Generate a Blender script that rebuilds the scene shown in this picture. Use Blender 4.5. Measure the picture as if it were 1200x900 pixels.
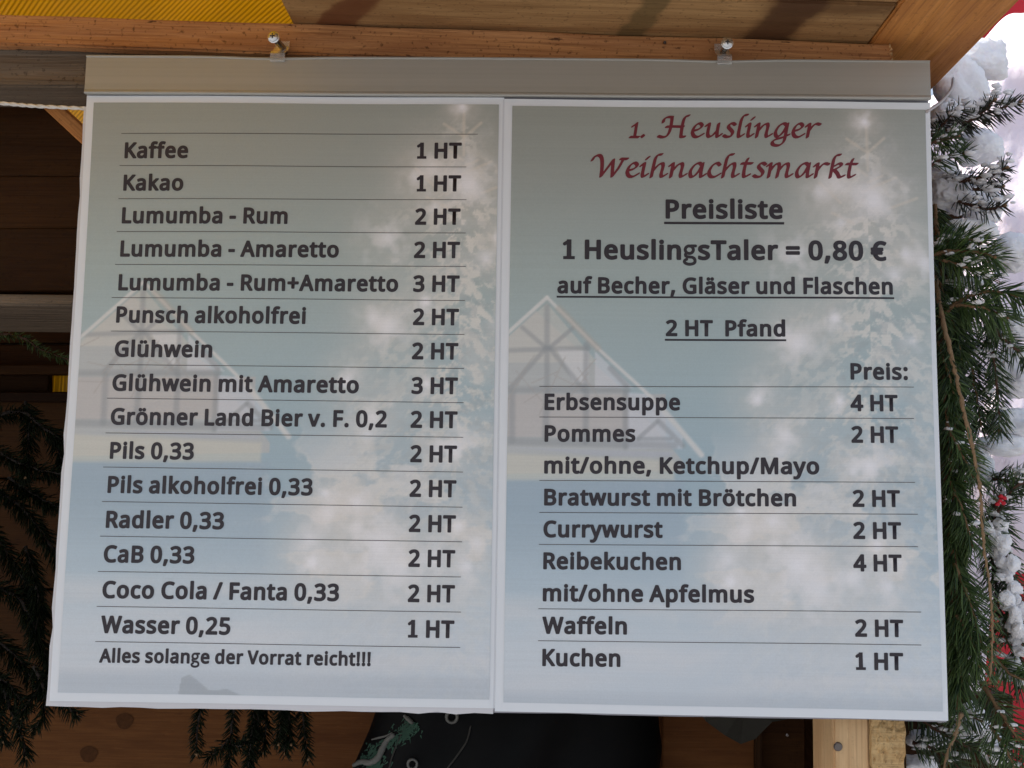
import bpy, bmesh, math, random
import numpy as np
from mathutils import Vector, Matrix, noise as mnoise

for o in list(bpy.data.objects): bpy.data.objects.remove(o)
scene = bpy.context.scene
col = scene.collection

# ------------------------------------------------------------------ camera
Z0 = 1.75                                   # height of the middle of the price board
CAM = np.array([.0233, -.7325, Z0 - .0833])
PITCH, YAW, ROLL = .1044, -.0206, .0148
FW = np.array([math.sin(YAW)*math.cos(PITCH), math.cos(YAW)*math.cos(PITCH), math.sin(PITCH)])
_r = np.array([math.cos(YAW), -math.sin(YAW), 0.]); _u = np.cross(_r, FW)
RT = _r*math.cos(ROLL) + _u*math.sin(ROLL); UP = -_r*math.sin(ROLL) + _u*math.cos(ROLL)
cd = bpy.data.cameras.new('camera'); cam = bpy.data.objects.new('camera', cd); col.objects.link(cam)
cd.sensor_width = 36; cd.lens = 36*1250/1200; cd.clip_start = .01; cd.clip_end = 500
cam.matrix_world = Matrix(((RT[0], UP[0], -FW[0], CAM[0]), (RT[1], UP[1], -FW[1], CAM[1]), (RT[2], UP[2], -FW[2], CAM[2]), (0, 0, 0, 1)))
scene.camera = cam

# ------------------------------------------------------------------ light
SUN_EL, SUN_AZ = math.radians(40), math.radians(-80)      # behind the stall, to the left
w = bpy.data.worlds.new('World'); scene.world = w; w.use_nodes = True
nt = w.node_tree; bg = nt.nodes['Background']
sky = nt.nodes.new('ShaderNodeTexSky'); sky.sky_type = 'NISHITA'; sky.sun_disc = False
sky.sun_elevation = SUN_EL; sky.sun_rotation = SUN_AZ % (2*math.pi); sky.dust_density = 3.0; sky.air_density = 1.0; sky.ozone_density = 1.0
hs = nt.nodes.new('ShaderNodeHueSaturation'); hs.inputs['Saturation'].default_value = .62      # sky desaturated to take out its blue cast
nt.links.new(sky.outputs[0], hs.inputs['Color']); nt.links.new(hs.outputs[0], bg.inputs[0]); bg.inputs[1].default_value = .15
sd = bpy.data.lights.new('sun', 'SUN'); sun = bpy.data.objects.new('sun', sd); col.objects.link(sun)
sd.energy = 2.4; sd.angle = math.radians(.5); sd.color = (1, .96, .9)
sdir = Vector((math.sin(SUN_AZ)*math.cos(SUN_EL), math.cos(SUN_AZ)*math.cos(SUN_EL), math.sin(SUN_EL)))
sun.rotation_euler = sdir.to_track_quat('Z', 'Y').to_euler(); sun.location = (-2, 3, 5)
vs = scene.view_settings; vs.view_transform = 'Standard'; vs.look = 'None'; vs.gamma = 1; vs.use_curve_mapping = False
vs.exposure = .75

# ------------------------------------------------------------------ helpers
random.seed(7); rng = np.random.default_rng(7)
def at(px, py, Y=0.):
    d = FW + RT*(px-600)/1250 - UP*(py-450)/1250
    return Vector(CAM + d*(Y-CAM[1])/d[1])
def atz(px, py, z):
    d = FW + RT*(px-600)/1250 - UP*(py-450)/1250
    return Vector(CAM + d*(z-CAM[2])/d[2])
def loc0(parent): 
    v = Vector((0, 0, 0))
    while parent is not None: v += parent.location; parent = parent.parent
    return v
def link(name, me, mat=None, parent=None, loc=None):
    o = bpy.data.objects.new(name, me); col.objects.link(o)
    if mat is not None and me is not None and not me.materials: me.materials.append(mat)
    if parent is not None: o.parent = parent
    if loc is not None: o.location = Vector(loc) - loc0(parent)
    return o
def thing(name, label, cat, loc, group=None):
    o = bpy.data.objects.new(name, None); col.objects.link(o); o.location = loc; o.empty_display_size = .02
    return tag(o, label, cat, group)
def tag(o, label, cat, group=None):
    o['label'] = label; o['category'] = cat
    if group: o['group'] = group
    return o
def mesh(name, V, F, mat, parent=None, origin=None, smooth=False, kind=None, label=None):
    """world-space vertices; the object gets its own origin"""
    V = [Vector(v) for v in V]
    og = Vector(origin) if origin is not None else sum(V, Vector())/len(V)
    me = bpy.data.meshes.new(name); me.from_pydata([v-og for v in V], [], F); me.update()
    if smooth: me.shade_smooth()
    o = link(name, me, mat, parent, og)
    if kind: o['kind'] = kind
    if label: o['label'] = label
    return o
def np_mesh(name, V, F, mat, parent=None, smooth=False, kind=None, origin=(0, 0, 0)):
    """V (n,3) array, F (m,k) array of equal-size faces"""
    V = np.asarray(V, np.float32) - np.asarray(origin, np.float32); F = np.asarray(F, np.int32)
    me = bpy.data.meshes.new(name); k = F.shape[1]
    me.vertices.add(len(V)); me.vertices.foreach_set('co', V.ravel())
    me.loops.add(F.size); me.loops.foreach_set('vertex_index', F.ravel())
    me.polygons.add(len(F)); me.polygons.foreach_set('loop_start', np.arange(len(F))*k)
    me.update(calc_edges=True); me.validate()
    if smooth: me.shade_smooth()
    o = link(name, me, mat, parent, origin)
    if kind: o['kind'] = kind
    return o
def frame(ax, up):
    ax = Vector(ax).normalized(); up = Vector(up); up = (up - ax*up.dot(ax)).normalized(); return ax, up, ax.cross(up)
def board(name, a, b, width, thick, up, mat, parent, bevel=.0015, rough=0., label=None, seg=1):
    """a timber from a to b (centre line), grain along local X, 'up' = direction of its width"""
    a, b = Vector(a), Vector(b); L = (b-a).length; X, Yv, Zv = frame(b-a, up)
    bm = bmesh.new(); bmesh.ops.create_cube(bm, size=1)
    for v in bm.verts: v.co = Vector((v.co.x*L, v.co.y*width, v.co.z*thick))
    if seg > 1:
        es = [e for e in bm.edges if abs((e.verts[0].co-e.verts[1].co).x) > L*.9]
        bmesh.ops.subdivide_edges(bm, edges=es, cuts=seg, use_grid_fill=True)
    if bevel: 
        bmesh.ops.bevel(bm, geom=[e for e in bm.edges if e.calc_face_angle(0) > 1], offset=bevel, segments=2, affect='EDGES')
    if rough:
        for v in bm.verts:
            n = mnoise.noise(Vector((v.co.x*14, v.co.y*20+a.x*9, a.z*7))); v.co += Vector((0, n, n*.6))*rough
    me = bpy.data.meshes.new(name); bm.to_mesh(me); bm.free()
    o = link(name, me, mat, parent)
    M = Matrix((X, Yv, Zv)).transposed().to_4x4(); M.translation = (a+b)/2 - loc0(parent)
    o.matrix_local = M
    if label: o['label'] = label
    return o
def poly_board(name, pts, thick, mat, parent, label=None):
    """a flat board with an outline given by world points on its front face; thickness goes to +y"""
    P = [Vector(p) for p in pts]; n = len(P); V = P + [p + Vector((0, thick, 0)) for p in P]
    F = [list(range(n))[::-1], [i+n for i in range(n)]] + [[i, (i+1) % n, (i+1) % n+n, i+n] for i in range(n)]
    o = mesh(name, V, F, mat, parent, label=label)
    bm = bmesh.new(); bm.from_mesh(o.data); bmesh.ops.recalc_face_normals(bm, faces=bm.faces)
    bmesh.ops.bevel(bm, geom=list(bm.edges), offset=.0012, segments=1, affect='EDGES'); bm.to_mesh(o.data); bm.free()
    return o
def tube_arrays(P, R, k=6, cap=True):
    P = np.asarray(P, float); n = len(P); R = np.broadcast_to(np.asarray(R, float), (n,))
    T = np.gradient(P, axis=0); T /= np.linalg.norm(T, axis=1)[:, None]+1e-12
    ref = np.array([.13, .31, .94]); A = np.cross(T, ref); A /= np.linalg.norm(A, axis=1)[:, None]+1e-12; B = np.cross(T, A)
    th = np.arange(k)*2*math.pi/k
    V = (P[:, None] + R[:, None, None]*(np.cos(th)[None, :, None]*A[:, None]+np.sin(th)[None, :, None]*B[:, None])).reshape(-1, 3)
    F = [[i*k+j, i*k+(j+1) % k, (i+1)*k+(j+1) % k, (i+1)*k+j] for i in range(n-1) for j in range(k)]
    return V, F
def tube(name, P, R, mat, parent=None, k=8, smooth=True, label=None):
    V, F = tube_arrays(P, R, k); n = len(P)
    F = F + [list(range(k))[::-1], [(n-1)*k+j for j in range(k)]]
    return mesh(name, V, F, mat, parent, origin=np.asarray(P)[0], smooth=smooth, label=label)
def spline(pts, n=10):
    P = np.array([list(p) for p in pts], float)
    if len(P) == 2: return P[0]+(P[1]-P[0])*np.linspace(0, 1, n)[:, None]
    P = np.vstack([2*P[0]-P[1], P, 2*P[-1]-P[-2]]); o = []
    for i in range(1, len(P)-2):
        for t in np.linspace(0, 1, n, endpoint=False):
            a, b, c, d = P[i-1:i+3]; o.append(.5*(2*b+(c-a)*t+(2*a-5*b+4*c-d)*t*t+(3*b-a-3*c+d)*t**3))
    o.append(P[-2]); return np.array(o)

# numpy value noise for the printed picture and the snow
def vnoise(x, y, seed=0):
    xi = np.floor(x).astype(int); yi = np.floor(y).astype(int); fx = x-xi; fy = y-yi
    def h(a, b):
        n = (a*374761393 + b*668265263 + seed*974711) & 0x7fffffff
        n = ((n ^ (n >> 13))*1274126177) & 0x7fffffff
        return ((n ^ (n >> 16)) & 0xffff)/65535.
    fx = fx*fx*(3-2*fx); fy = fy*fy*(3-2*fy)
    return (h(xi, yi)*(1-fx)+h(xi+1, yi)*fx)*(1-fy)+(h(xi, yi+1)*(1-fx)+h(xi+1, yi+1)*fx)*fy
def fbm(x, y, oc=5, seed=0, g=.5):
    s = 0; a = 1; t = 0
    for i in range(oc): s = s+a*vnoise(x*2**i, y*2**i, seed+i*17); t += a; a *= g
    return s/t

# ------------------------------------------------------------------ materials
def new_mat(name):
    m = bpy.data.materials.new(name); m.use_nodes = True
    n = m.node_tree.nodes; return m, n, m.node_tree.links, n['Principled BSDF']
def simple(name, c, rough=.5, metal=0., noise=0., nscale=60, bump=0., spec=.5, trans=0.):
    m, n, l, b = new_mat(name)
    b.inputs['Base Color'].default_value = (*c, 1); b.inputs['Roughness'].default_value = rough; b.inputs['Metallic'].default_value = metal
    b.inputs['Specular IOR Level'].default_value = spec; b.inputs['Transmission Weight'].default_value = trans
    if noise or bump:
        tc = n.new('ShaderNodeTexCoord'); nz = n.new('ShaderNodeTexNoise'); nz.inputs['Scale'].default_value = nscale; nz.inputs['Detail'].default_value = 6
        l.new(tc.outputs['Object'], nz.inputs['Vector'])
        if noise:
            mx = n.new('ShaderNodeMix'); mx.data_type = 'RGBA'
            mx.inputs[6].default_value = (*[v*(1-noise) for v in c], 1); mx.inputs[7].default_value = (*[min(1, v*(1+noise)) for v in c], 1)
            l.new(nz.outputs['Fac'], mx.inputs[0]); l.new(mx.outputs[2], b.inputs['Base Color'])
        if bump:
            bp = n.new('ShaderNodeBump'); bp.inputs['Strength'].default_value = bump; bp.inputs['Distance'].default_value = .001
            l.new(nz.outputs['Fac'], bp.inputs['Height']); l.new(bp.outputs[0], b.inputs['Normal'])
    return m
def wood(name, light, dark, rough=.65, knots=.0, streak=1., dirt=.3, bump=.35, ring=4., greyed=0., stain_shadow_bands=(), rough_saw=.5):
    m, n, l, b = new_mat(name)
    tc = n.new('ShaderNodeTexCoord'); oi = n.new('ShaderNodeObjectInfo')
    off = n.new('ShaderNodeVectorMath'); off.operation = 'SCALE'; off.inputs[3].default_value = 13.7
    cmb = n.new('ShaderNodeCombineXYZ'); l.new(oi.outputs['Random'], cmb.inputs[0]); l.new(oi.outputs['Random'], cmb.inputs[1]); l.new(oi.outputs['Random'], cmb.inputs[2])
    l.new(cmb.outputs[0], off.inputs[0])
    add = n.new('ShaderNodeVectorMath'); add.operation = 'ADD'; l.new(tc.outputs['Object'], add.inputs[0]); l.new(off.outputs[0], add.inputs[1])
    def mapped(s):
        mp = n.new('ShaderNodeMapping'); mp.inputs['Scale'].default_value = s; l.new(add.outputs[0], mp.inputs[0]); return mp.outputs[0]
    def noise(s, sc, det=6, dist=0.):
        z = n.new('ShaderNodeTexNoise'); z.inputs['Scale'].default_value = sc; z.inputs['Detail'].default_value = det; z.inputs['Distortion'].default_value = dist
        l.new(mapped(s), z.inputs['Vector']); return z.outputs['Fac']
    def ramp(src, p0, p1, c0=(0, 0, 0, 1), c1=(1, 1, 1, 1)):
        r = n.new('ShaderNodeValToRGB'); r.color_ramp.elements[0].position = p0; r.color_ramp.elements[1].position = p1
        r.color_ramp.elements[0].color = c0; r.color_ramp.elements[1].color = c1; l.new(src, r.inputs[0]); return r.outputs[0]
    def mix(fac, a, bb, mode='MIX'):
        x = n.new('ShaderNodeMix'); x.data_type = 'RGBA'; x.blend_type = mode
        for s, v in ((0, fac), (6, a), (7, bb)):
            if hasattr(v, 'links'): l.new(v, x.inputs[s])
            else: x.inputs[s].default_value = v
        return x.outputs[2]
    wv = n.new('ShaderNodeTexWave'); wv.bands_direction = 'Y'; wv.inputs['Scale'].default_value = ring; wv.inputs['Distortion'].default_value = 11; wv.inputs['Detail'].default_value = 3; wv.inputs['Detail Scale'].default_value = .8
    l.new(mapped((1.6, 6, 6)), wv.inputs['Vector'])
    fine = noise((6, 160, 160), 4, 5, .3); broad = noise((2.5, 12, 12), 2.2, 4, .5); spots = noise((45, 160, 160), 1.7, 3)
    c = mix(ramp(wv.outputs['Fac'], .15, .9), (*light, 1), (*[light[i]*.75+dark[i]*.25 for i in range(3)], 1))
    c = mix(ramp(fine, .42, .72), c, (*[light[i]*.5+dark[i]*.5 for i in range(3)], 1))
    c = mix(ramp(broad, .46, .8), c, (*dark, 1))
    if dirt: c = mix(ramp(spots, .68, .74, (0, 0, 0, 1), (dirt*1.6, dirt*1.6, dirt*1.6, 1)), c, (*[v*.25 for v in dark], 1))
    if knots:
        vo = n.new('ShaderNodeTexVoronoi'); vo.inputs['Scale'].default_value = 1.; l.new(mapped((6.*knots, 15*knots, 15*knots)), vo.inputs['Vector'])
        c = mix(ramp(vo.outputs['Distance'], .09, .16, (.85, .85, .85, 1), (0, 0, 0, 1)), c, (*[v*.55 for v in dark], 1))
    if greyed: c = mix(ramp(noise((5, 60, 60), 3, 5), .3, .7, (greyed*.5,)*3+(1,), (greyed,)*3+(1,)), c, (.17, .14, .105, 1))
    # saw marks, scratches and small flecks
    c = mix(ramp(noise((9, 420, 420), 1.3, 3), .5, .75, (0, 0, 0, 1), (rough_saw,)*3+(1,)), c, (*[dark[i]*.8 for i in range(3)], 1))
    c = mix(ramp(noise((70, 60, 60), 5, 4), .60, .70, (0, 0, 0, 1), (dirt, dirt, dirt, 1)), c, (*[v*.35 for v in dark], 1))
    c = mix(ramp(noise((30, 200, 200), 2, 3), .62, .75, (0, 0, 0, 1), (.35, .35, .35, 1)), c, (*[min(1, v*1.35) for v in light], 1))
    if stain_shadow_bands:
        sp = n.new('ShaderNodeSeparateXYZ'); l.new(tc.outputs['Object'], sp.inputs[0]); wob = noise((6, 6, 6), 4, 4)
        for x0, hw, skew, amt, colr in stain_shadow_bands:
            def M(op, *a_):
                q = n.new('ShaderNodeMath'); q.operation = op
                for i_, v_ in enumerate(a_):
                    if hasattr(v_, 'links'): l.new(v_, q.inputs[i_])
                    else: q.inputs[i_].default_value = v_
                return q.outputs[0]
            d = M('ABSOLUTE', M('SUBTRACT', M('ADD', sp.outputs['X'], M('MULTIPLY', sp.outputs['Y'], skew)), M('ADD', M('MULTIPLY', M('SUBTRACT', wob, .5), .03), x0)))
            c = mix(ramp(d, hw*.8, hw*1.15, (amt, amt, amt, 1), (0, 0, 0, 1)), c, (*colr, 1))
    hue = n.new('ShaderNodeHueSaturation'); l.new(c, hue.inputs['Color'])
    mr = n.new('ShaderNodeMapRange'); mr.inputs[3].default_value = .82; mr.inputs[4].default_value = 1.15; l.new(oi.outputs['Random'], mr.inputs[0]); l.new(mr.outputs[0], hue.inputs['Value'])
    l.new(hue.outputs[0], b.inputs['Base Color']); b.inputs['Roughness'].default_value = rough; b.inputs['Specular IOR Level'].default_value = .3 if light[0] > .3 else .1
    ad = n.new('ShaderNodeMath'); ad.operation = 'ADD'; l.new(fine, ad.inputs[0]); l.new(wv.outputs['Fac'], ad.inputs[1])
    bp = n.new('ShaderNodeBump'); bp.inputs['Strength'].default_value = bump; bp.inputs['Distance'].default_value = .0012
    l.new(ad.outputs[0], bp.inputs['Height']); l.new(bp.outputs[0], b.inputs['Normal'])
    return m
W_PLANK = wood('orange_plank_wood', (.64, .28, .07), (.33, .11, .024), knots=.4, rough_saw=.6)
W_DARKPLANK = wood('brown_stained_plank_wood', (.32, .125, .035), (.15, .05, .014), knots=.4)
W_BATTEN = wood('batten_wood', (.60, .30, .115), (.30, .115, .04), dirt=.75, knots=.0, ring=3, rough_saw=.8, bump=.6)
W_GREY = wood('weathered_grey_wood', (.24, .17, .11), (.07, .045, .03), greyed=.7, dirt=.5, bump=.8)
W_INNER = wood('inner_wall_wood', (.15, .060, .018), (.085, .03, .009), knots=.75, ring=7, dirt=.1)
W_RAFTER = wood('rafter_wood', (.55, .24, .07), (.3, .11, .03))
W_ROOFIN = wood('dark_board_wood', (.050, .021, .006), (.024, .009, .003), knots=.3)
W_POST = wood('pale_post_wood', (.66, .45, .24), (.48, .27, .12), dirt=.15, knots=.25, ring=5)
W_SPLIT = wood('split_end_wood', (.72, .50, .24), (.42, .24, .09), dirt=.5, bump=1., ring=14)
M_WHITE = simple('white_laminated_paper', (.75, .79, .825), .42, noise=.012, nscale=40, bump=.02)
M_BACK = simple('grey_plastic_back', (.30, .30, .33), .4)
M_EDGE = simple('pale_plastic_edge', (.62, .62, .64), .35)
M_INK = simple('black_print_ink', (.024, .018, .025), .45)
M_RED_INK = simple('dark_red_print_ink', (.16, .014, .026), .45)
M_RULE = simple('thin_grey_rule_ink', (.075, .062, .06), .5)
M_STEEL = simple('zinc_screw_metal', (.70, .72, .72), .22, 1., noise=.15, nscale=900, bump=.2)
M_RECESS = simple('dark_recess', (.02, .02, .02), .6)
M_CORD = simple('white_cord', (.72, .70, .64), .8, noise=.12, nscale=300, bump=.4)
M_KNOT = simple('dark_knot_wood', (.062, .025, .009), .8, noise=.5, nscale=300, spec=.1)
M_EYELET = simple('dull_eyelet_metal', (.12, .12, .11), .55, .8)
M_NAIL = simple('nail_metal', (.16, .14, .13), .45, .9, noise=.2, nscale=500)
M_BLACKBAG = simple('black_bag_leather', (.003, .0033, .0036), .55, noise=.3, nscale=50, bump=.25, spec=.07)
M_GREENPRINT = simple('green_fir_print', (.002, .045, .02), .6, noise=.5, nscale=260)
M_WHITEFLUFF = simple('white_fleece_edge', (.10, .10, .09), .9, noise=.25, nscale=400, bump=.6)
M_BARK = simple('twig_bark', (.20, .115, .055), .85, noise=.45, nscale=420, bump=1.)
M_BARKPALE = simple('pale_twig_bark', (.25, .16, .085), .85, noise=.4, nscale=420, bump=1.)
M_BARKDARK = simple('dark_twig_bark', (.085, .04, .024), .85, noise=.4, nscale=420, bump=1.)
M_RED = simple('red_cloth', (.50, .010, .024), .7, noise=.15, nscale=20)
M_DARKCLOTH = simple('dark_olive_cloth', (.014, .013, .008), .9, noise=.4, nscale=120, bump=.5)
M_GLINT = simple('shiny_metal', (.9, .9, .9), .12, 1.)

def m_header():
    m, n, l, b = new_mat('brushed_aluminium_rail')
    tc = n.new('ShaderNodeTexCoord'); mp = n.new('ShaderNodeMapping'); mp.inputs['Scale'].default_value = (1.2, 40, 260)
    nz = n.new('ShaderNodeTexNoise'); nz.inputs['Scale'].default_value = 1.5; nz.inputs['Detail'].default_value = 4
    l.new(tc.outputs['Object'], mp.inputs[0]); l.new(mp.outputs[0], nz.inputs['Vector'])
    r = n.new('ShaderNodeValToRGB'); r.color_ramp.elements[0].color = (.385, .385, .345, 1); r.color_ramp.elements[1].color = (.425, .42, .38, 1)
    r.color_ramp.elements[0].position = .3; r.color_ramp.elements[1].position = .7
    l.new(nz.outputs['Fac'], r.inputs[0]); l.new(r.outputs[0], b.inputs['Base Color'])
    b.inputs['Metallic'].default_value = .45; b.inputs['Roughness'].default_value = .45
    bp = n.new('ShaderNodeBump'); bp.inputs['Strength'].default_value = .12; bp.inputs['Distance'].default_value = .0004
    l.new(nz.outputs['Fac'], bp.inputs['Height']); l.new(bp.outputs[0], b.inputs['Normal'])
    return m
M_HEADER = m_header()
def m_print():
    m, n, l, b = new_mat('pale_winter_picture_print')
    a = n.new('ShaderNodeAttribute'); a.attribute_name = 'print'
    tc = n.new('ShaderNodeTexCoord'); mp = n.new('ShaderNodeMapping'); mp.inputs['Scale'].default_value = (3, 3, 900)
    nz = n.new('ShaderNodeTexNoise'); nz.inputs['Scale'].default_value = 1.; nz.inputs['Detail'].default_value = 2
    l.new(tc.outputs['Object'], mp.inputs[0]); l.new(mp.outputs[0], nz.inputs['Vector'])
    g = n.new('ShaderNodeTexNoise'); g.inputs['Scale'].default_value = 900; l.new(tc.outputs['Object'], g.inputs['Vector'])
    md = n.new('ShaderNodeMath'); md.operation = 'ADD'; l.new(nz.outputs['Fac'], md.inputs[0]); l.new(g.outputs['Fac'], md.inputs[1])
    mr = n.new('ShaderNodeMapRange'); mr.inputs[1].default_value = .6; mr.inputs[2].default_value = 1.4; mr.inputs[3].default_value = .95; mr.inputs[4].default_value = 1.05; l.new(md.outputs[0], mr.inputs[0])
    vm = n.new('ShaderNodeVectorMath'); vm.operation = 'SCALE'; l.new(a.outputs['Color'], vm.inputs[0]); l.new(mr.outputs[0], vm.inputs[3])
    l.new(vm.outputs[0], b.inputs['Base Color']); b.inputs['Roughness'].default_value = .40
    return m
M_PRINT = m_print()
def m_tarp(name, c, ang=0.0):
    m, n, l, b = new_mat(name)
    tc = n.new('ShaderNodeTexCoord'); mp = n.new('ShaderNodeMapping'); mp.inputs['Rotation'].default_value = (0, 0, ang)
    l.new(tc.outputs['Object'], mp.inputs[0])
    outs = []
    for d, s in (('X', 165), ('Y', 90)):
        wv = n.new('ShaderNodeTexWave'); wv.bands_direction = d; wv.inputs['Scale'].default_value = s; wv.inputs['Distortion'].default_value = .3
        l.new(mp.outputs[0], wv.inputs['Vector']); outs.append(wv.outputs['Fac'])
    mu = n.new('ShaderNodeMath'); mu.operation = 'MULTIPLY'; l.new(outs[0], mu.inputs[0]); l.new(outs[1], mu.inputs[1])
    r = n.new('ShaderNodeValToRGB'); r.color_ramp.elements[0].color = (c[0]*.5, c[1]*.45, c[2]*.4, 1); r.color_ramp.elements[1].color = (*c, 1); r.color_ramp.elements[1].position = .5
    l.new(mu.outputs[0], r.inputs[0]); l.new(r.outputs[0], b.inputs['Base Color']); b.inputs['Roughness'].default_value = .5
    tr = n.new('ShaderNodeBsdfTranslucent'); l.new(r.outputs[0], tr.inputs[0]); ms = n.new('ShaderNodeMixShader'); ms.inputs[0].default_value = .5
    l.new(b.outputs[0], ms.inputs[1]); l.new(tr.outputs[0], ms.inputs[2]); l.new(ms.outputs[0], n['Material Output'].inputs[0])
    bp = n.new('ShaderNodeBump'); bp.inputs['Strength'].default_value = .5; bp.inputs['Distance'].default_value = .0006; l.new(mu.outputs[0], bp.inputs['Height']); l.new(bp.outputs[0], b.inputs['Normal'])
    return m
M_TARP = m_tarp('yellow_woven_tarpaulin', (1.0, .70, .03), .9)
def m_snow(name, c=(.90, .885, .90)):
    m, n, l, b = new_mat(name)
    tc = n.new('ShaderNodeTexCoord'); nz = n.new('ShaderNodeTexNoise'); nz.inputs['Scale'].default_value = 420; nz.inputs['Detail'].default_value = 6
    n2 = n.new('ShaderNodeTexNoise'); n2.inputs['Scale'].default_value = 70
    l.new(tc.outputs['Object'], nz.inputs['Vector']); l.new(tc.outputs['Object'], n2.inputs['Vector'])
    ad = n.new('ShaderNodeMath'); ad.operation = 'ADD'; l.new(nz.outputs['Fac'], ad.inputs[0]); l.new(n2.outputs['Fac'], ad.inputs[1])
    bp = n.new('ShaderNodeBump'); bp.inputs['Strength'].default_value = .5; bp.inputs['Distance'].default_value = .0012; l.new(ad.outputs[0], bp.inputs['Height']); l.new(bp.outputs[0], b.inputs['Normal'])
    b.inputs['Base Color'].default_value = (*c, 1); b.inputs['Roughness'].default_value = .8
    b.inputs['Subsurface Weight'].default_value = .5; b.inputs['Subsurface Radius'].default_value = (.01, .011, .013); b.inputs['Subsurface Scale'].default_value = 1.
    return m
M_SNOW = m_snow('snow')
def m_needle(name, a, bcol, spec=.45):
    m, n, l, b = new_mat(name)
    g = n.new('ShaderNodeNewGeometry'); r = n.new('ShaderNodeValToRGB'); e = r.color_ramp
    e.elements[0].color = (*a, 1); e.elements[1].color = (*bcol, 1); e.elements[0].position = .1; e.elements[1].position = .95
    l.new(g.outputs['Random Per Island'], r.inputs[0]); l.new(r.outputs[0], b.inputs['Base Color']); b.inputs['Roughness'].default_value = .42
    b.inputs['Specular IOR Level'].default_value = spec
    return m
N_GREEN = m_needle('spruce_needles', (.020, .048, .012), (.110, .180, .05))
N_DARK = m_needle('dark_spruce_needles', (.016, .036, .011), (.075, .125, .034))
M_BARKSHADE = simple('shaded_twig_bark', (.016, .010, .007), .9)  # near-black bark, shade inside the stall put into the colour
N_SHADE = m_needle('shaded_spruce_needles', (.003, .0055, .002), (.008, .013, .005), .08)  # near-black needles, interior shade put into the colour
N_BROWN = m_needle('brownish_spruce_needles', (.022, .016, .010), (.040, .055, .025))

# ------------------------------------------------------------------ ground (far below, out of frame, it bounces the light)
def ground():
    xs = np.concatenate([[-120, -40, -12], np.linspace(-5, 5, 60), [12, 40, 120]]); X, Yg = np.meshgrid(xs, xs)
    Zg = .10*fbm(X*1.3+50, Yg*1.3+50, 4, 3)*np.exp(-(np.hypot(X, Yg)/8)**2)
    nx = len(xs); V = np.stack([X, Yg, Zg], -1).reshape(-1, 3)
    F = [[j*nx+i, j*nx+i+1, (j+1)*nx+i+1, (j+1)*nx+i] for j in range(nx-1) for i in range(nx-1)]
    o = np_mesh('snowy_ground', V, F, simple('trodden_snow', (.34, .33, .33), .85, noise=.3, nscale=3, bump=.5), smooth=True); o['kind'] = 'structure'
ground()

# ------------------------------------------------------------------ the market stall
stall = thing('market_stall', 'wooden market stall with planked canopy, batten, rafter and dark inner wall', 'market stall', (0, .2, 0))
_pl, _pr = at(0, 15, .012), at(1045, 49, .012)
ZS = (_pr.z-_pl.z)/(_pr.x-_pl.x)              # the canopy hangs a little lower at its right end
def zc(x): return _pl.z+(x-_pl.x)*ZS
ZC = zc(.05)                                  # underside of the canopy planks, in the middle
xl, xr = at(-560, 15, .012).x, _pr.x
wl, wr = zc(_pl.x)-at(0, 55, .012).z, zc(xr)-at(1045, 78, .012).z
wb = (wl+wr)/2+.001
board('batten', (xl, .0172, zc(xl)-wb/2-.001), (xr, .0172, zc(xr)-wb/2-.001), wb, .0105, (0, 0, 1), W_BATTEN, stall, rough=.0011, seg=40, label='orange brown batten with worn right end')
zb0 = zc(xr)-wb-.002
g1, g0 = at(50, 50, .024).z, at(50, 100.5, .024).z
board('crossbeam', (at(-560, 80, .03).x, .0475, (g1+g0)/2), (at(520, 80, .03).x, .0475, (g1+g0)/2), g1-g0, .044, (0, 0, 1), W_GREY, stall, rough=.0015, seg=30, label='weathered grey crossbeam')
# canopy planks run from over the viewer's head back over the batten; seen from below
xa = at(342, 27, .012).x; xb = at(1021, 48, .012).x; zr = zc(.36); xc = atz(1094, 104, zr).x; YB = atz(1094, 104, zr).y+.004; YF = -.62
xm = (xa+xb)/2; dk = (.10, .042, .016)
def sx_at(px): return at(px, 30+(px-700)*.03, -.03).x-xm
W_CANOPY = wood('canopy_board_wood', (.56, .33, .135), (.30, .145, .05), knots=.35, dirt=.5, rough_saw=.7, ring=3, stain_shadow_bands=[(sx_at(916), .019, .13, .92, dk), (sx_at(748), .010, .13, .65, (.12, .085, .03)), (sx_at(368), .014, .5, .85, (.17, .05, .016))])  # the broad band is a shadow painted in; the other two are stains
W_CANOPY2 = wood('canopy_board_wood_plain', (.56, .33, .135), (.30, .145, .05), knots=.35, dirt=.5, rough_saw=.7, ring=3)
ye = .105; k = 0
while ye > YF+.02:
    wd = .150 if k == 0 else .12
    board('roof_plank', (xa, ye-wd/2, zc(xa)+.009+.001*(k % 2)), (xb, ye-wd/2, zc(xb)+.009+.001*(k % 2)), wd-.0015, .018, (0, 1, 0), W_CANOPY if k == 0 else W_CANOPY2, stall, rough=.0006, seg=30, label='stained roof plank with a painted shadow band' if k == 0 else None)
    ye -= wd; k += 1
board('edge_plank', ((xb+xc)/2, YF, zc((xb+xc)/2)+.0078), ((xb+xc)/2, YB, zc((xb+xc)/2)+.0078), xc-xb-.0006, .018, (1, 0, ZS), W_PLANK, stall, label='orange edge plank running towards the viewer')
xs_ = [xa, xc]
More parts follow.
